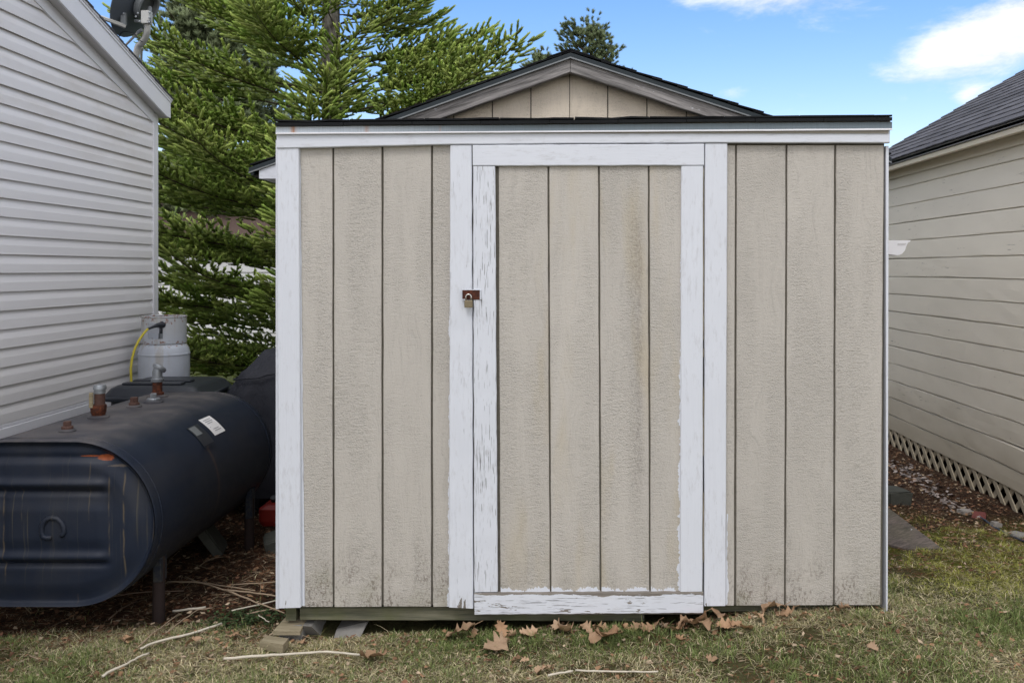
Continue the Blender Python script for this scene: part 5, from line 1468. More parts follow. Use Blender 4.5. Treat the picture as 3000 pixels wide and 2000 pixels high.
# ------------------------------------------------------------------ dead leaves
def leaf(xd, yd, size, rot, label, curl=1.0, seed=0, lift=.012, tilt=None, paper=False):
    r_ = random.Random(seed * 13 + 5); curl *= .8; size *= .92
    base = G(xd * K, yd * K)
    if base.y > 3.66: base.y = 3.66; base.z = float(gh(base.x, 3.66))
    st_ = [(0, .02), (.07, .10), (.14, .26), (.20, .20), (.26, .22), (.34, .40), (.40, .40), (.46, .24), (.53, .28), (.61, .46), (.67, .42), (.73, .22), (.80, .26), (.87, .24), (.93, .12), (1.0, 0.02)]
    if paper: st_ = [(0, .02), (.1, .2), (.2, .3), (.3, .36), (.45, .38), (.6, .33), (.75, .25), (.88, .14), (1, .02)]
    sweep = .07
    cols = [-1, -.66, -.33, 0, .33, .66, 1]
    roll = curl * r_.uniform(1.2, 2.8) * r_.choice((1, 1, -1)); bend = curl * r_.uniform(-1.6, 1.8); twist = r_.uniform(-.7, .7) * curl
    vs = []; fs = []
    wj = [[w_ * r_.uniform(.8, 1.15) for (_, w_) in st_] for _ in range(2)]
    for i, (t_, w_) in enumerate(st_):
        for c_ in cols:
            ww = wj[0][i] if c_ < 0 else wj[1][i]
            X_ = c_ * ww; Yv = t_ + sweep * abs(c_) * (1 if ww > .18 else -.2)
            # roll across, bend along
            th_ = X_ * roll; R1 = 1 / max(abs(roll), .01)
            lx = math.sin(th_) * R1; lz = (1 - math.cos(th_)) * R1 * 1.0
            bz_ = bend * (Yv - .5) ** 2 * .8
            a_ = twist * (Yv - .5)
            x2 = lx * math.cos(a_) - lz * math.sin(a_); z2 = lx * math.sin(a_) + lz * math.cos(a_)
            z2 += bz_ + .075 * math.sin(X_ * 11 + Yv * 9 + seed) * abs(c_) + .03 * math.sin(Yv * 23 + c_ * 5 + seed * 2)
            vs.append(Vector((x2, Yv - .5, z2)) * size)
    nc = len(cols)
    for i in range(len(st_) - 1):
        for j in range(nc - 1): fs.append((i * nc + j, i * nc + j + 1, (i + 1) * nc + j + 1, (i + 1) * nc + j))
    # stalk
    o0 = len(vs); 
    for i in range(4):
        t_ = i / 3
        c_ = Vector((0, -.5 - .28 * t_, bend * .2 + .03 * t_)) * size
        for k_ in range(3):
            vs.append(c_ + Vector((math.cos(k_ * 2.1) * .012, 0, math.sin(k_ * 2.1) * .012)) * size)
    for i in range(3):
        for k_ in range(3): fs.append((o0 + i * 3 + k_, o0 + i * 3 + (k_ + 1) % 3, o0 + (i + 1) * 3 + (k_ + 1) % 3, o0 + (i + 1) * 3 + k_))
    tx, ty = tilt if tilt else (r_.uniform(-.4, .4), r_.uniform(-.4, .4))
    tx *= .7
    M_ = Matrix.Rotation(rot, 4, 'Z') @ Matrix.Rotation(tx, 4, 'X') @ Matrix.Rotation(ty, 4, 'Y')
    vs = [M_ @ v for v in vs]
    mz = min(v.z for v in vs)
    vs = [v - Vector((0, 0, mz)) for v in vs]
    me = bpy.data.meshes.new("dead_leaf"); me.from_pydata([tuple(v) for v in vs], [], fs); me.shade_smooth(); me.materials.append(M_LEAF)
    o_ = bpy.data.objects.new("dead_leaf", me); COL.objects.link(o_)
    o_.location = base + Vector((0, 0, lift))
    WL[o_.name] = Vector(o_.location)
    return tag(o_, label, "leaf", "dead leaves fallen in front of the shed")
GL = "dead leaves fallen in front of the shed"
LV = [
 (1060, 1462, .145, 1.45, "large tan oak leaf with holes lying under the door's lower left corner", .6, (-.55, .1)),
 (1152, 1470, .085, .3, "upright narrow brown leaf tip just right of the big tan oak leaf", .8, (.9, .2)),
 (1138, 1497, .125, -.9, "pointed tan leaf spread flat on the grass below the door's left end", .7, (.2, .3)),
 (1216, 1452, .085, 2.1, "crumpled pale grey leaf under the door's left half", 1.7, None),
 (1297, 1462, .115, .2, "curled brown leaf with a raised point under the door's middle", 1.5, (-.7, .2)),
 (1285, 1447, .075, 2.2, "dark brown leaf scrap right behind the curled leaf under the door's middle", 1.3, None),
 (1378, 1440, .09, 1.1, "curled brown leaf tucked against the door's bottom rail, right of middle", 1.6, None),
 (1400, 1480, .135, .5, "big crumpled red-brown leaf with a dark hollow on the grass below the door", 1.6, (-.5, -.3)),
 (1368, 1480, .08, 2.6, "pale torn leaf edge touching the crumpled red-brown leaf", 1.0, (-.7, .1)),
 (1435, 1437, .07, .9, "small shaded leaf under the door's right half", 1.3, None),
 (1487, 1436, .095, 1.9, "brown leaf lying under the door's right quarter", 1.1, None),
 (1570, 1441, .075, 1.5, "small rolled tan leaf under the door's right end", 2.4, (-.2, .1)),
 (1600, 1440, .125, .8, "broad tan leaf against the foot of the door's right end", .9, (-.7, .1)),
 (1560, 1457, .075, 2.2, "pointed leaf scrap in front of the rolled tan leaf", .8, None),
 (1563, 1478, .055, .6, "small dark red-brown leaf scrap on the grass below the door's right end", 1.3, None),
 (1656, 1436, .10, 2.7, "upright reddish leaf leaning under the right door jamb", 1.0, (.5, -.2)),
 (1668, 1450, .09, 1.3, "curled tan leaf lying below the right door jamb", 1.4, None),
 (1765, 1418, .12, 1.8, "long tan leaf with curved edge under the right wall's first boards", 1.2, (-.5, .3)),
 (1800, 1412, .095, 1.1, "light tan leaf resting on the long leaf under the right wall", .9, (-.6, -.2)),
 (1715, 1455, .08, .3, "flat brown leaf on the grass between the door jamb and the long leaf", .7, None),
 (1925, 1407, .075, .7, "pale upright leaf scrap under the right wall's last boards", 1.2, (-.8, 0)),
 (858, 1522, .13, 1.2, "brown lobed leaf lying on the right end of the long white stick", 1.2, (-.3, .2)),
 (1250, 1551, .085, 1.9, "brown lobed leaf near the bottom edge of the frame, below the door", 1.1, (-.3, .3)),
 (300, 1477, .085, .8, "rust-brown leaf by the tank's front leg, farthest left", .9, (-.5, 0)),
 (445, 1492, .085, 1.6, "light brown leaf on the grass right of the farthest left leaf", .6, (-.5, .1)),
 (380, 1412, .07, .4, "brown leaf in the shade right behind the tank's front leg", 1.0, None),
 (1530, 1450, .06, 1.0, "small leaf scrap in the shade left of the rolled tan leaf", 1.2, None),
 (1180, 1452, .06, .5, "small brown scrap between the narrow leaf tip and the pale grey leaf", 1.2, None),
 (1205, 1530, .045, .9, "tiny tan leaf alone on the open grass left of the lobed leaf", .9, None),
 (1095, 1448, .07, 2.9, "small brown leaf just right of the big tan oak leaf, half under the beam", 1.2, None),
 (1345, 1452, .075, .8, "tan curled leaf between the middle leaf with the raised point and the pale torn edge", 1.3, None),
 (1418, 1462, .065, 1.9, "small brown leaf touching the right side of the crumpled red-brown leaf", 1.3, None),
 (1460, 1446, .06, 2.5, "light brown scrap of leaf left of the leaf under the door's right quarter", 1.2, None),
 (1620, 1452, .085, .2, "brown leaf under the broad tan leaf at the door's right end", 1.2, None),
 (1690, 1446, .065, 2.2, "small curled leaf right of the leaf below the right jamb", 1.4, None),
 (1745, 1436, .06, .8, "small tan leaf scrap in front of the long tan leaf", 1.2, None),
 (1850, 1425, .055, 1.4, "small brown leaf scrap below the right wall's middle boards", 1.2, None),
 (700, 1480, .05, .5, "small rusty leaf on the grass right of the wood offcut", 1.0, None),
 (545, 1468, .055, 1.7, "small pale brown leaf left of the wood offcut", .9, None),
 (2005, 1500, .055, .4, "small orange-brown leaf alone on the grass right of the shed", 1.0, None),
 (1635, 1525, .05, 1.2, "small tan leaf alone on the open lawn below the right jamb", .9, None),
]
for i, (x, y, s_, r_, lb, cu, ti) in enumerate(LV):
    if lb: leaf(x, y, s_, r_, lb, cu, i + 1, tilt=ti, lift=.016, paper=(i in (8, 19)))

# ------------------------------------------------------------------ spruce
def spray(origins, dirs, lens, rads, tints, needle=18, seed=3, nlen=1.0, asym=0.25, core=False):
    """bottle-brush shoots: vectorised; returns V,T,C"""
    r_ = np.random.default_rng(seed)
    N_ = len(origins)
    D = dirs / np.linalg.norm(dirs, axis=1, keepdims=True)
    ref = np.tile(np.array([[0.0, 0.0, 1.0]]), (N_, 1)); bad = np.abs(D[:, 2]) > .95; ref[bad] = (1, 0, 0)
    A_ = np.cross(D, ref); A_ /= np.linalg.norm(A_, axis=1, keepdims=True); B_ = np.cross(A_, D)
    Vs = []; Ts = []; Cs = []
    tw = r_.uniform(0, 6.28, N_)
    off = 0
    idx = np.arange(N_)
    if core:
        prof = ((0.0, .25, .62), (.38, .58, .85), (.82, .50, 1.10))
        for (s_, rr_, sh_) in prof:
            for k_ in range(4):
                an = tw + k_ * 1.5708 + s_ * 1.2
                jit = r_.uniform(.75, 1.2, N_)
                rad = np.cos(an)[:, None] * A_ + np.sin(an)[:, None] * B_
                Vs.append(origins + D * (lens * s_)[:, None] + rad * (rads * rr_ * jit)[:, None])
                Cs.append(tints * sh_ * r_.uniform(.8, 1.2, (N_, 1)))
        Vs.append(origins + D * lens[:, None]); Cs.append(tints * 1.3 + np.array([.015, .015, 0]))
        for a in range(2):
            for k_ in range(4):
                p, q = a * 4 + k_, a * 4 + (k_ + 1) % 4
                Ts.append(np.stack([p * N_ + idx, q * N_ + idx, (q + 4) * N_ + idx], 1)); Ts.append(np.stack([p * N_ + idx, (q + 4) * N_ + idx, (p + 4) * N_ + idx], 1))
        for k_ in range(4): Ts.append(np.stack([(8 + k_) * N_ + idx, (8 + (k_ + 1) % 4) * N_ + idx, 12 * N_ + idx], 1))
        off = 13 * N_
    for k_ in range(needle):
        s_ = (k_ + r_.uniform(0, 1, N_)) / needle
        an = tw + k_ * 2.399 + r_.uniform(-.4, .4, N_)
        rad = (np.cos(an)[:, None] * A_ + np.sin(an)[:, None] * B_)
        rad = rad * .85 + np.array([0, 0, asym])                  # needles brush upward
        base = origins + D * (lens * s_ * .92)[:, None]
        nl = rads * r_.uniform(.9, 1.3, N_) * nlen * (1 - .35 * s_ ** 3)
        tip = base + rad * nl[:, None] + D * (nl * 1.0)[:, None]
        wv_ = np.cross(rad, D); wv_ /= (np.linalg.norm(wv_, axis=1, keepdims=True) + 1e-9)
        wd = (rads * .27)[:, None]
        Vs += [base + wv_ * wd, base - wv_ * wd, tip]
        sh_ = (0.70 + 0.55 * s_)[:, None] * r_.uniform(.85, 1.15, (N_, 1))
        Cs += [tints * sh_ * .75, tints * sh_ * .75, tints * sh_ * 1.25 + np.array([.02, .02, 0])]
        Ts.append(np.stack([off + idx, off + N_ + idx, off + 2 * N_ + idx], 1)); off += 3 * N_
    return np.concatenate(Vs), np.concatenate(Ts), np.concatenate(Cs)

def build_spruce(name, label, base, H, Rmax, seed, zdense, tint_a, tint_b):
    r_ = np.random.default_rng(seed); rr = random.Random(seed)
    t_ = thing(name, label, "tree", base)
    bx0, by0, bz0 = base
    MB().tube([(bx0 + .04 * math.sin(i * .9), by0 + .03 * math.cos(i * 1.3), bz0 - .1 + H * i / 14) for i in range(15)], [max(.012, .15 * (1 - i / 14.5)) for i in range(15)], 14).build("trunk", M_BARK, t_, smooth=True)
    limbs = MB(); O = []; Dd = []; Ln = []; Rd = []; Tn = []
    z = .10
    while z < H - .3:
        dense = z < zdense
        zr = z / H
        Lb = Rmax * (1 - .45 * min(max((z - 2.7) / 1.3, 0), 1)) * (1 - zr) ** .72 * (0.88 if z < .9 else 1)
        nb = (8 if z < 2.1 else 8) if dense else 5
        a0 = rr.uniform(0, 6.28)
        for b_ in range(nb):
            az = a0 + 6.283 * b_ / nb + rr.uniform(-.3, .3)
            zz = z + rr.uniform(-.10, .10)
            L = Lb * rr.uniform(.78, 1.12)
            if z > 2.3 and math.sin(az) < 0 and abs(math.cos(az) - .15) < .38: L *= .58      # thin in front of the trunk
            back = math.sin(az) > .35                       # far side is sparser
            rise = 0.30 + .25 * zr
            pts = []; ns = 10
            for i in range(ns + 1):
                s_ = i / ns
                h_ = L * (rise * s_ - .52 * s_ ** 2 + .42 * s_ ** 3 * 1.0)
                pts.append(np.array([bx0 + math.cos(az + .1 * s_) * L * s_, by0 + math.sin(az + .1 * s_) * L * s_, bz0 + zz + h_]))
            limbs.tube([tuple(p) for p in pts], [lin(.010, .003, i / ns) * (0.6 + L / 4) for i in range(ns + 1)], 5, caps=False)
            pts = np.array(pts)
            step = .080 if dense and not back else (.12 if dense else .2)
            nt = int(L * .88 / step)
            for q_ in range(nt):
                s0_ = .16 if z < 1.9 else .30; s_ = s0_ + (1 - s0_) * (q_ + .5) / nt
                f_ = s_ * ns; i0 = min(int(f_), ns - 1); p = pts[i0] + (pts[i0 + 1] - pts[i0]) * (f_ - i0)
                dirb = pts[i0 + 1] - pts[i0]; dirb /= np.linalg.norm(dirb)
                side = np.cross(dirb, [0, 0, 1]); side /= np.linalg.norm(side)
                for e_ in range(2):
                    O.append(p); Dd.append(dirb * .8 + side * rr.uniform(-.5, .5) + np.array([0, 0, rr.uniform(.3, .8)])); Ln.append(rr.uniform(.08, .13)); Rd.append(rr.uniform(.019, .025)); Tn.append((np.array(tint_a) + np.array(tint_b)) * .5 * rr.uniform(.8, 1.2))
                for sg in (-1, 1):
                    Lt = (0.16 + .70 * (1 - s_)) * min(L, 1.9) * .52 * rr.uniform(.75, 1.2) * (0.65 + .5 * min(1, (s_ - .1) * 4))
                    d_ = dirb * .85 + side * sg * .85 + np.array([0, 0, rr.uniform(-.12, .22)])
                    d_ /= np.linalg.norm(d_)
                    sp_ = .074 if dense and not back else .12
                    m_ = max(1, int(Lt / sp_))
                    dside = np.cross(d_, [0, 0, 1]); dside /= np.linalg.norm(dside)
                    tn = rr.random(); base_c = np.array(tint_a) * (1 - tn) + np.array(tint_b) * tn
                    for w_ in range(m_):
                        u_ = (w_ + .3) / m_
                        pp = p + d_ * Lt * u_ + np.array([0, 0, -.10 * (u_ ** 2) * Lt + .16 * Lt * u_ ** 3])
                        sg2 = 1 if w_ % 2 else -1
                        if s_ < .3 and rr.random() < .4: continue
                        dd = d_ * rr.uniform(.3, 1.0) + dside * sg2 * rr.uniform(.2, .9) + np.array([0, 0, rr.uniform(-.15, .8)])
                        O.append(pp); Dd.append(dd); Ln.append(rr.uniform(.050, .115)); Rd.append(rr.uniform(.017, .027)); Tn.append(base_c * rr.uniform(.65, 1.35))
                        if rr.random() < .45:
                            O.append(pp); Dd.append(d_ + np.array([0, 0, rr.uniform(-.1, .2)])); Ln.append(sp_ * 1.6); Rd.append(.021); Tn.append(base_c * rr.uniform(.65, .95))
                    O.append(p + d_ * Lt * .96 + np.array([0, 0, .06 * Lt])); Dd.append(d_ + np.array([0, 0, .25])); Ln.append(.14); Rd.append(.023); Tn.append(base_c * 1.25)
            O.append(pts[-1]); Dd.append(pts[-1] - pts[-2] + np.array([0, 0, .03])); Ln.append(.17); Rd.append(.024); Tn.append(np.array(tint_b) * 1.2)
        z += .25 if dense else .45
    limbs.build("branches", M_LIMB, t_)["kind"] = "stuff"
    O = np.array(O); Dd = np.array(Dd); Ln = np.array(Ln); Rd = np.array(Rd); Tn = np.array(Tn)
    if EXTRA.get(name):
        e_ = EXTRA[name](); O = np.concatenate([O, e_[0]]); Dd = np.concatenate([Dd, e_[1]]); Ln = np.concatenate([Ln, e_[2]]); Rd = np.concatenate([Rd, e_[3]]); Tn = np.concatenate([Tn, e_[4]])
    En = O + Dd / np.linalg.norm(Dd, axis=1, keepdims=True) * (Ln + .04)[:, None]
    ok_ = ~(((En[:, 0] < -2.86) & (En[:, 1] < 7.0)) | ((En[:, 0] > -1.66) & (En[:, 1] < 7.45) & (En[:, 2] < 2.75)))     # keeps clear of the two buildings
    O, Dd, Ln, Rd, Tn = O[ok_], Dd[ok_], Ln[ok_], Rd[ok_], Tn[ok_]
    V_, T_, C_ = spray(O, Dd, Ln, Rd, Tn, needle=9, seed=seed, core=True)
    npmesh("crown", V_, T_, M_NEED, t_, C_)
    return t_
EXTRA = {}
build_spruce("spruce_tree", "big green spruce with a grey trunk rising between the vinyl house and the shed", (-2.33, 9.4, -.02), 10.5, 3.0, 21, 5.3, (0.215, 0.330, 0.060), (0.440, 0.510, 0.150))

# ------------------------------------------------------------------ pines behind
def build_pine(name, label, base, H, zlo, Rm, seed, tint, dens=1.0, needle=.09, up=.25):
    rr = random.Random(seed); r_ = np.random.default_rng(seed)
    t_ = thing(name, label, "tree", base); b0 = np.array(base)
    MB().tube([tuple(b0 + np.array([0.05 * math.sin(i), 0, H * i / 12])) for i in range(13)], [max(.02, .14 * (1 - i / 12.5)) for i in range(13)], 10).build("trunk", M_BARK, t_, smooth=True)
    limbs = MB(); O = []; Dd = []; Ln = []; Rd = []; Tn = []
    z = zlo
    while z < H - .15:
        f_ = (H - z) / max(H - zlo, .1)
        Lb = Rm * min(1, .22 + f_ * 1.3) * rr.uniform(.75, 1.1)
        nb = 5
        a0 = rr.uniform(0, 6.28)
        for b_ in range(nb):
            az = a0 + 6.283 * b_ / nb + rr.uniform(-.35, .35); L = Lb * rr.uniform(.55, 1.15)
            pts = [b0 + np.array([math.cos(az) * L * s_, math.sin(az) * L * s_, z + L * (up * s_ + .25 * s_ ** 2)]) for s_ in np.linspace(0, 1, 7)]
            limbs.tube([tuple(p) for p in pts], [lin(.03, .008, i / 6) for i in range(7)], 5, caps=False)
            nt = int(L * 9 * dens) + 3
            for q_ in range(nt):
                s_ = .35 + .65 * rr.random(); i0 = min(int(s_ * 6), 5); p = pts[i0] + (pts[i0 + 1] - pts[i0]) * (s_ * 6 - i0)
                for k_ in range(7):
                    off = np.array([rr.gauss(0, 1), rr.gauss(0, 1), rr.gauss(0, .55)]) * .12 * L ** .5
                    O.append(p + off); Dd.append(np.array([math.cos(az), math.sin(az), .9]) + off * 3); Ln.append(.10); Rd.append(needle * rr.uniform(.7, 1.1)); Tn.append(np.array(tint) * rr.uniform(.7, 1.35))
        z += .33
    for k_ in range(int(40 * dens)):
        O.append(b0 + np.array([rr.gauss(0, .14), rr.gauss(0, .14), H - .1 + rr.gauss(0, .16)])); Dd.append(np.array([rr.gauss(0, .4), rr.gauss(0, .4), 1])); Ln.append(.1); Rd.append(needle); Tn.append(np.array(tint) * 1.1)
    limbs.build("branches", M_LIMB, t_)["kind"] = "stuff"
    V_, T_, C_ = spray(np.array(O), np.array(Dd), np.array(Ln), np.array(Rd), np.array(Tn), needle=11, seed=seed, asym=.1)
    pass
    npmesh("crown", V_, T_, M_NEED, t_, C_)
def base_at(x, Y): p = at(x, 1000, Y); return (p.x, Y, -.05)
build_pine("pine_tree", "dark pine top showing just right of the shed's roof peak", base_at(1722, 25), 8.30, 4.6, 1.45, 5, (0.17, 0.215, 0.11), .8, .075, .4)
build_pine("pine_tree", "small pine sprig peeking left of the shed's roof peak", base_at(1585, 25.5), 7.55, 6.4, .5, 6, (0.19, 0.23, 0.11), 1.2, .07)
build_pine("pine_tree", "soft grey-green pine rising behind the spruce at upper left", base_at(640, 16), 8.4, 2.2, 1.35, 8, (0.25, 0.30, 0.17), 1.5, .085, .35)
build_pine("pine_tree", "pale thin pine behind the spruce's right-hand branch tips", base_at(1345, 19), 5.95, 3.4, .85, 9, (0.26, 0.31, 0.20), .9, .075, .35)
#build_pine("pine_tree", "leafy pine half hidden at the vinyl house's eave", base_at(470, 13), 5.6, 2.0, 1.2, 12, (0.10, 0.14, 0.075), 1.3, .075, .35)

# ------------------------------------------------------------------ pale house far behind the spruce
dh = thing("white_house", "white clapboard house glimpsed through the spruce's lower branches", "house", (-4.5, 16.5, 0))
M_WHC = flat("white_clapboard", (0.70, 0.70, 0.70), .6, .2, var=.05, sc=3)
for i in range(11):
    z0 = -.15 + i * .2
    MB().prism([(14.98, z0), (15.0, z0 + .2), (15.02, z0 + .2), (15.02, z0)], -10, -.6, 'x').build("siding_board", M_WHC, dh)
MB().box((-10, 15.02, -.2), (-.6, 18, 2.05)).build("wall_panel", M_WHC, dh)
MB().prism([(14.7, 2.04), (18.4, 2.04), (16.5, 3.05)], -10.2, -.4, 'x').build("roof", flat("brown_roof", (0.10, 0.07, 0.06), .9, .1, var=.3), dh)
for (xa, xb) in ((-8.9, -8.2), (-3.4, -2.7)):
    w_ = MB().box((xa, 14.95, .9), (xb, 14.975, 1.75)).build("window", M_BLK, dh)
    MB().box((xa - .06, 14.955, 1.76), (xb + .06, 14.985, 1.82)).build("window_head", M_WHC, w_)

# ------------------------------------------------------------------ far-off wood along the horizon (reads as one mass)
n = 16000
fx = nrg.uniform(-90, 90, n); fy = 62 + nrg.uniform(0, 10, n) + 4 * vnoise(fx * .05, fx * 0)
top_ = 3.2 + 2.6 * vnoise(fx * .16 + 50, fx * 0 + 3) + 1.0 * vnoise(fx * .7, fx * 0 + 9)
fz = top_ * nrg.random(n) ** .7
c_ = np.stack([fx, fy, fz], 1)
V_ = np.concatenate([c_ + nrg.normal(0, .32, (n, 3)) for _ in range(3)]); idx = np.arange(n)
C_ = np.tile(np.array([[.055, .075, .035]]) * nrg.uniform(.5, 1.7, (n, 1)), (3, 1))
tag(npmesh("distant_woods", V_, np.stack([idx, n + idx, 2 * n + idx], 1), M_NEED, None, C_), "low dark wood far off along the horizon behind the shed", "woods", kind='stuff')

# ------------------------------------------------------------------ grass, litter
def blades(name, label, X_, Y_, hh, ww, lean, cols, mt, kind='stuff'):
    N_ = len(X_); Z_ = gh(X_, Y_)
    az = nrg.uniform(0, 2 * np.pi, N_); d_ = np.stack([np.cos(az), np.sin(az), np.zeros(N_)], 1)
    s_ = np.stack([-np.sin(az), np.cos(az), np.zeros(N_)], 1)
    tw = nrg.uniform(-.6, .6, N_)
    s_ = s_ * np.cos(tw)[:, None] + d_ * np.sin(tw)[:, None]
    b0 = np.stack([X_, Y_, Z_ - .004], 1)
    def pt(t_): return b0 + d_ * (hh * lean * t_ ** 1.7)[:, None] + np.array([0, 0, 1.0]) * (hh * (t_ - .45 * np.minimum(lean, 1.6) * t_ ** 2))[:, None]
    w2 = ww[:, None] * .5
    P = [b0 - s_ * w2, b0 + s_ * w2, pt(.4) - s_ * w2 * .9, pt(.4) + s_ * w2 * .9, pt(.75) - s_ * w2 * .6, pt(.75) + s_ * w2 * .6, pt(1.0)]
    V_ = np.concatenate(P); idx = np.arange(N_)
    f = lambda a, b, c: np.stack([a * N_ + idx, b * N_ + idx, c * N_ + idx], 1)
    T_ = np.concatenate([f(0, 1, 3), f(0, 3, 2), f(2, 3, 5), f(2, 5, 4), f(4, 5, 6)])
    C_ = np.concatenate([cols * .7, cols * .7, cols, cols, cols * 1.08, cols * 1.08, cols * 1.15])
    o_ = npmesh(name, V_, T_, mt, None, C_)
    tag(o_, label, "grass", kind=kind); return o_
def inside_shed(x, y): return ((x > -1.14) & (x < 1.36) & (y > 3.76)) | ((x > -1.45) & (x < 1.56) & (y > 4.74)) | (x < -2.98) | (x > 2.92)
def scatter(n, x0, x1, y0, y1):
    return nrg.uniform(x0, x1, n), nrg.uniform(y0, y1, n)
def grass_density(x, y):
    n1 = vnoise(x * 1.7 + 3, y * 1.7 + 8); n2 = vnoise(x * 6 + 1, y * 6)
    d = .60 + 1.0 * (n1 - .45) + 1.2 * (n2 - .5)
    left = sstep(-.85, -1.15, x) * sstep(3.72 + .22 * (n1 - .5), 3.82 + .22 * (n1 - .5), y + .10 * (n2 - .5))
    d = d * (1 - .96 * left)
    far = sstep(4.5, 5.3, y + .9 * (n1 - .5))
    d = d * (1 - .93 * far)
    wall = sstep(2.45, 2.8, x) * sstep(4.2, 5.0, y); d = d * (1 - .8 * wall)
    return np.clip(d, 0, 1.2)
gxs = []; gys = []
for (n, x0, x1, y0, y1) in ((170000, -2.4, 2.35, 3.05, 3.86), (60000, 1.34, 2.95, 3.8, 5.6), (26000, -3.0, -1.1, 3.6, 4.6), (30000, -3.0, 2.9, 2.3, 3.05), (22000, 2.3, 2.95, 3.0, 3.9), (9000, -3, -2.4, 3.0, 3.6)):
    x, y = scatter(n, x0, x1, y0, y1); tuft = nrg.normal(0, .008, n); x = x + .5 * (np.round(x / .035) * .035 - x) + tuft
    k_ = (nrg.random(n) < grass_density(x, y) * .82) & ~inside_shed(x, y); gxs.append(x[k_]); gys.append(y[k_])
# clumps: along the walls, round the block, here and there
tx_ = []; ty_ = []
for (n, x0, x1, y0, y1) in ((300, -2.4, 2.4, 3.1, 3.72), (70, -1.0, 1.36, 3.60, 3.70), (110, 1.4, 2.8, 3.7, 5.2), (26, 1.38, 1.5, 3.6, 4.4), (20, -1.2, -.8, 3.58, 3.7)):
    a, b = scatter(n, x0, x1, y0, y1); tx_.append(a); ty_.append(b)
tx_ = np.concatenate(tx_); ty_ = np.concatenate(ty_)
rep = nrg.integers(25, 95, len(tx_)); X1 = np.repeat(tx_, rep) + nrg.normal(0, .014, rep.sum()); Y1 = np.repeat(ty_, rep) + nrg.normal(0, .014, rep.sum())
k_ = ~inside_shed(X1, Y1); gxs.append(X1[k_]); gys.append(Y1[k_]); n_clump = int(k_.sum())
gx_a = np.concatenate(gxs); gy_a = np.concatenate(gys); N_ = len(gx_a)
patch_ = vnoise(gx_a * 2.2 + 20, gy_a * 2.2 + 11); p2 = vnoise(gx_a * 5.5 + 2, gy_a * 5.5 + 31)
green = nrg.random(N_) < np.clip(.29 + 1.1 * (patch_ - .45) + .5 * (p2 - .5), .04, .92)
mossy = sstep(1.3, 1.8, gx_a) * sstep(3.7, 4.2, gy_a)
cols = np.where(green[:, None], np.array([[0.150, 0.200, 0.065]]) * nrg.uniform(.5, 1.6, (N_, 1)) + nrg.uniform(0, .03, (N_, 3)) * [1, .5, .2], np.array([[0.66, 0.58, 0.37]]) * nrg.uniform(.22, 1.3, (N_, 1)))
yel = nrg.random(N_) < .25
cols = np.where((yel & ~green)[:, None], np.array([[0.34, 0.33, 0.13]]) * nrg.uniform(.6, 1.3, (N_, 1)), cols)
cols = np.where(((nrg.random(N_) < .65 * mossy))[:, None], np.array([[0.36, 0.37, 0.075]]) * nrg.uniform(.5, 1.3, (N_, 1)), cols)
hh = nrg.uniform(.014, .040, N_) * (1 + .5 * (p2 - .5)) * np.where(green, 1.05, .95)
hh[-n_clump:] *= 1.35; tall = nrg.random(N_) < .004; hh = np.where(tall, hh * 2.4, hh)
ww = nrg.uniform(.0016, .0036, N_)
lean = np.where(green, nrg.uniform(.2, 1.0, N_), nrg.uniform(.6, 1.9, N_))
pass
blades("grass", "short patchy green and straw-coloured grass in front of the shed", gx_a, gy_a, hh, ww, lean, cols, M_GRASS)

# needles, bits of leaf and bark: flat slivers
def slivers(name, label, x, y, ln, wd, cols, mt, lift=.012):
    N_ = len(x); az = nrg.uniform(0, np.pi * 2, N_); z = gh(x, y) + nrg.uniform(.001, lift, N_)
    d_ = np.stack([np.cos(az) * ln, np.sin(az) * ln, nrg.uniform(-.25, .25, N_) * ln], 1) * .5
    s_ = np.stack([-np.sin(az) * wd, np.cos(az) * wd, nrg.uniform(-.6, .6, N_) * wd], 1) * .5
    c_ = np.stack([x, y, z], 1)
    V_ = np.concatenate([c_ - d_ - s_ * .6, c_ - d_ * .2 + s_ * -1.2, c_ + d_, c_ + s_ * 1.1 - d_ * .3]); idx = np.arange(N_)
    T_ = np.concatenate([np.stack([idx, N_ + idx, 2 * N_ + idx], 1), np.stack([idx, 2 * N_ + idx, 3 * N_ + idx], 1)])
    C_ = np.concatenate([cols * .8, cols, cols, cols])
    return tag(npmesh(name, V_, T_, mt, None, C_), label, "litter", kind='stuff')
xs_, ys_ = [], []
for (n, x0, x1, y0, y1) in ((60000, -3.0, -1.0, 3.6, 6.8), (36000, 1.34, 2.95, 4.2, 8.5), (16000, -2.4, 2.4, 3.1, 3.8)):
    x, y = scatter(n, x0, x1, y0, y1)
    k_ = ~inside_shed(x, y) & (nrg.random(n) < .35 + .8 * vnoise(x * 3, y * 3)); xs_.append(x[k_]); ys_.append(y[k_])
x = np.concatenate(xs_); y = np.concatenate(ys_); n = len(x)
base_c = np.where((nrg.random(n) < .5)[:, None], [[.17, .075, .038]], np.where((nrg.random(n) < .55)[:, None], [[.30, .22, .14]], [[.10, .06, .04]]))
slivers("pine_needle_litter", "reddish pine needles and straw scattered over the bare ground", x, y, nrg.uniform(.015, .055, n), nrg.uniform(.0010, .0024, n), base_c * nrg.uniform(.5, 1.3, (n, 1)), M_LIT)
xs_, ys_ = [], []
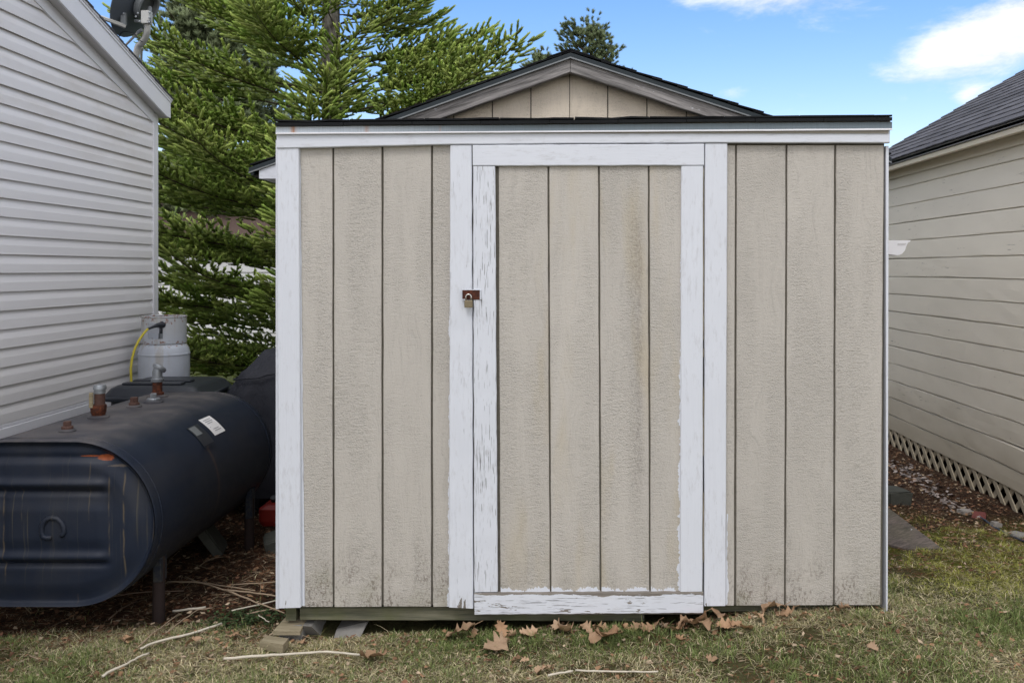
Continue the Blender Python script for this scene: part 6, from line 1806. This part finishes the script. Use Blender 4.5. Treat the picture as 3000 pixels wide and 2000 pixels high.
for (n, x0, x1, y0, y1) in ((3200, -3.0, -1.0, 3.6, 6.5), (3000, 1.34, 2.95, 4.3, 8.5), (1700, -2.4, 2.9, 3.1, 3.8), (420, -1.1, 1.4, 3.62, 3.76)):
    x, y = scatter(n, x0, x1, y0, y1); k_ = ~inside_shed(x, y); xs_.append(x[k_]); ys_.append(y[k_])
x = np.concatenate(xs_); y = np.concatenate(ys_); n = len(x)
base_c = np.where((nrg.random(n) < .45)[:, None], [[.32, .19, .11]], np.where((nrg.random(n) < .5)[:, None], [[.20, .105, .065]], [[.46, .36, .25]]))
slivers("leaf_fragments", "small torn scraps of brown leaves scattered on the ground", x, y, nrg.uniform(.010, .034, n), nrg.uniform(.006, .020, n), base_c * nrg.uniform(.5, 1.2, (n, 1)), M_LIT, .022)
# line of pale chips along the cream building
n = 230; t_ = nrg.random(n)
pa, pb, pc2 = G(2612, 1352), G(2745, 1440), G(2820, 1500)
x = np.where(t_ < .6, pa.x + (pb.x - pa.x) * t_ / .6, pb.x + (pc2.x - pb.x) * (t_ - .6) / .4) + nrg.normal(0, .05, n)
y = np.where(t_ < .6, pa.y + (pb.y - pa.y) * t_ / .6, pb.y + (pc2.y - pb.y) * (t_ - .6) / .4) + nrg.normal(0, .07, n)
slivers("pale_chips", "trail of small pale chips on the bare ground beside the cream building", x, y, nrg.uniform(.015, .06, n), nrg.uniform(.01, .035, n), np.array([[.36, .31, .29]]) * nrg.uniform(.4, 1.15, (n, 1)), M_LIT, .02)
# loose straw stalks
n = 520; x, y = scatter(n, -2.6, -1.0, 3.55, 4.9)
slivers("straw_stalks", "loose thin straw stalks scattered between the oil tank and the shed", x, y, nrg.uniform(.05, .17, n), nrg.uniform(.0016, .0032, n), np.array([[.34, .27, .18]]) * nrg.uniform(.4, 1.2, (n, 1)), M_LIT, .02)
# low weeds by the block
n = 900; x = nrg.normal(-1.32, .09, n); y = nrg.normal(3.86, .06, n)
slivers("ground_ivy", "patch of small dark green weeds left of the concrete block", x, y, nrg.uniform(.008, .018, n), nrg.uniform(.006, .012, n), np.array([[.05, .085, .03]]) * nrg.uniform(.5, 1.5, (n, 1)), M_GRASS, .03)
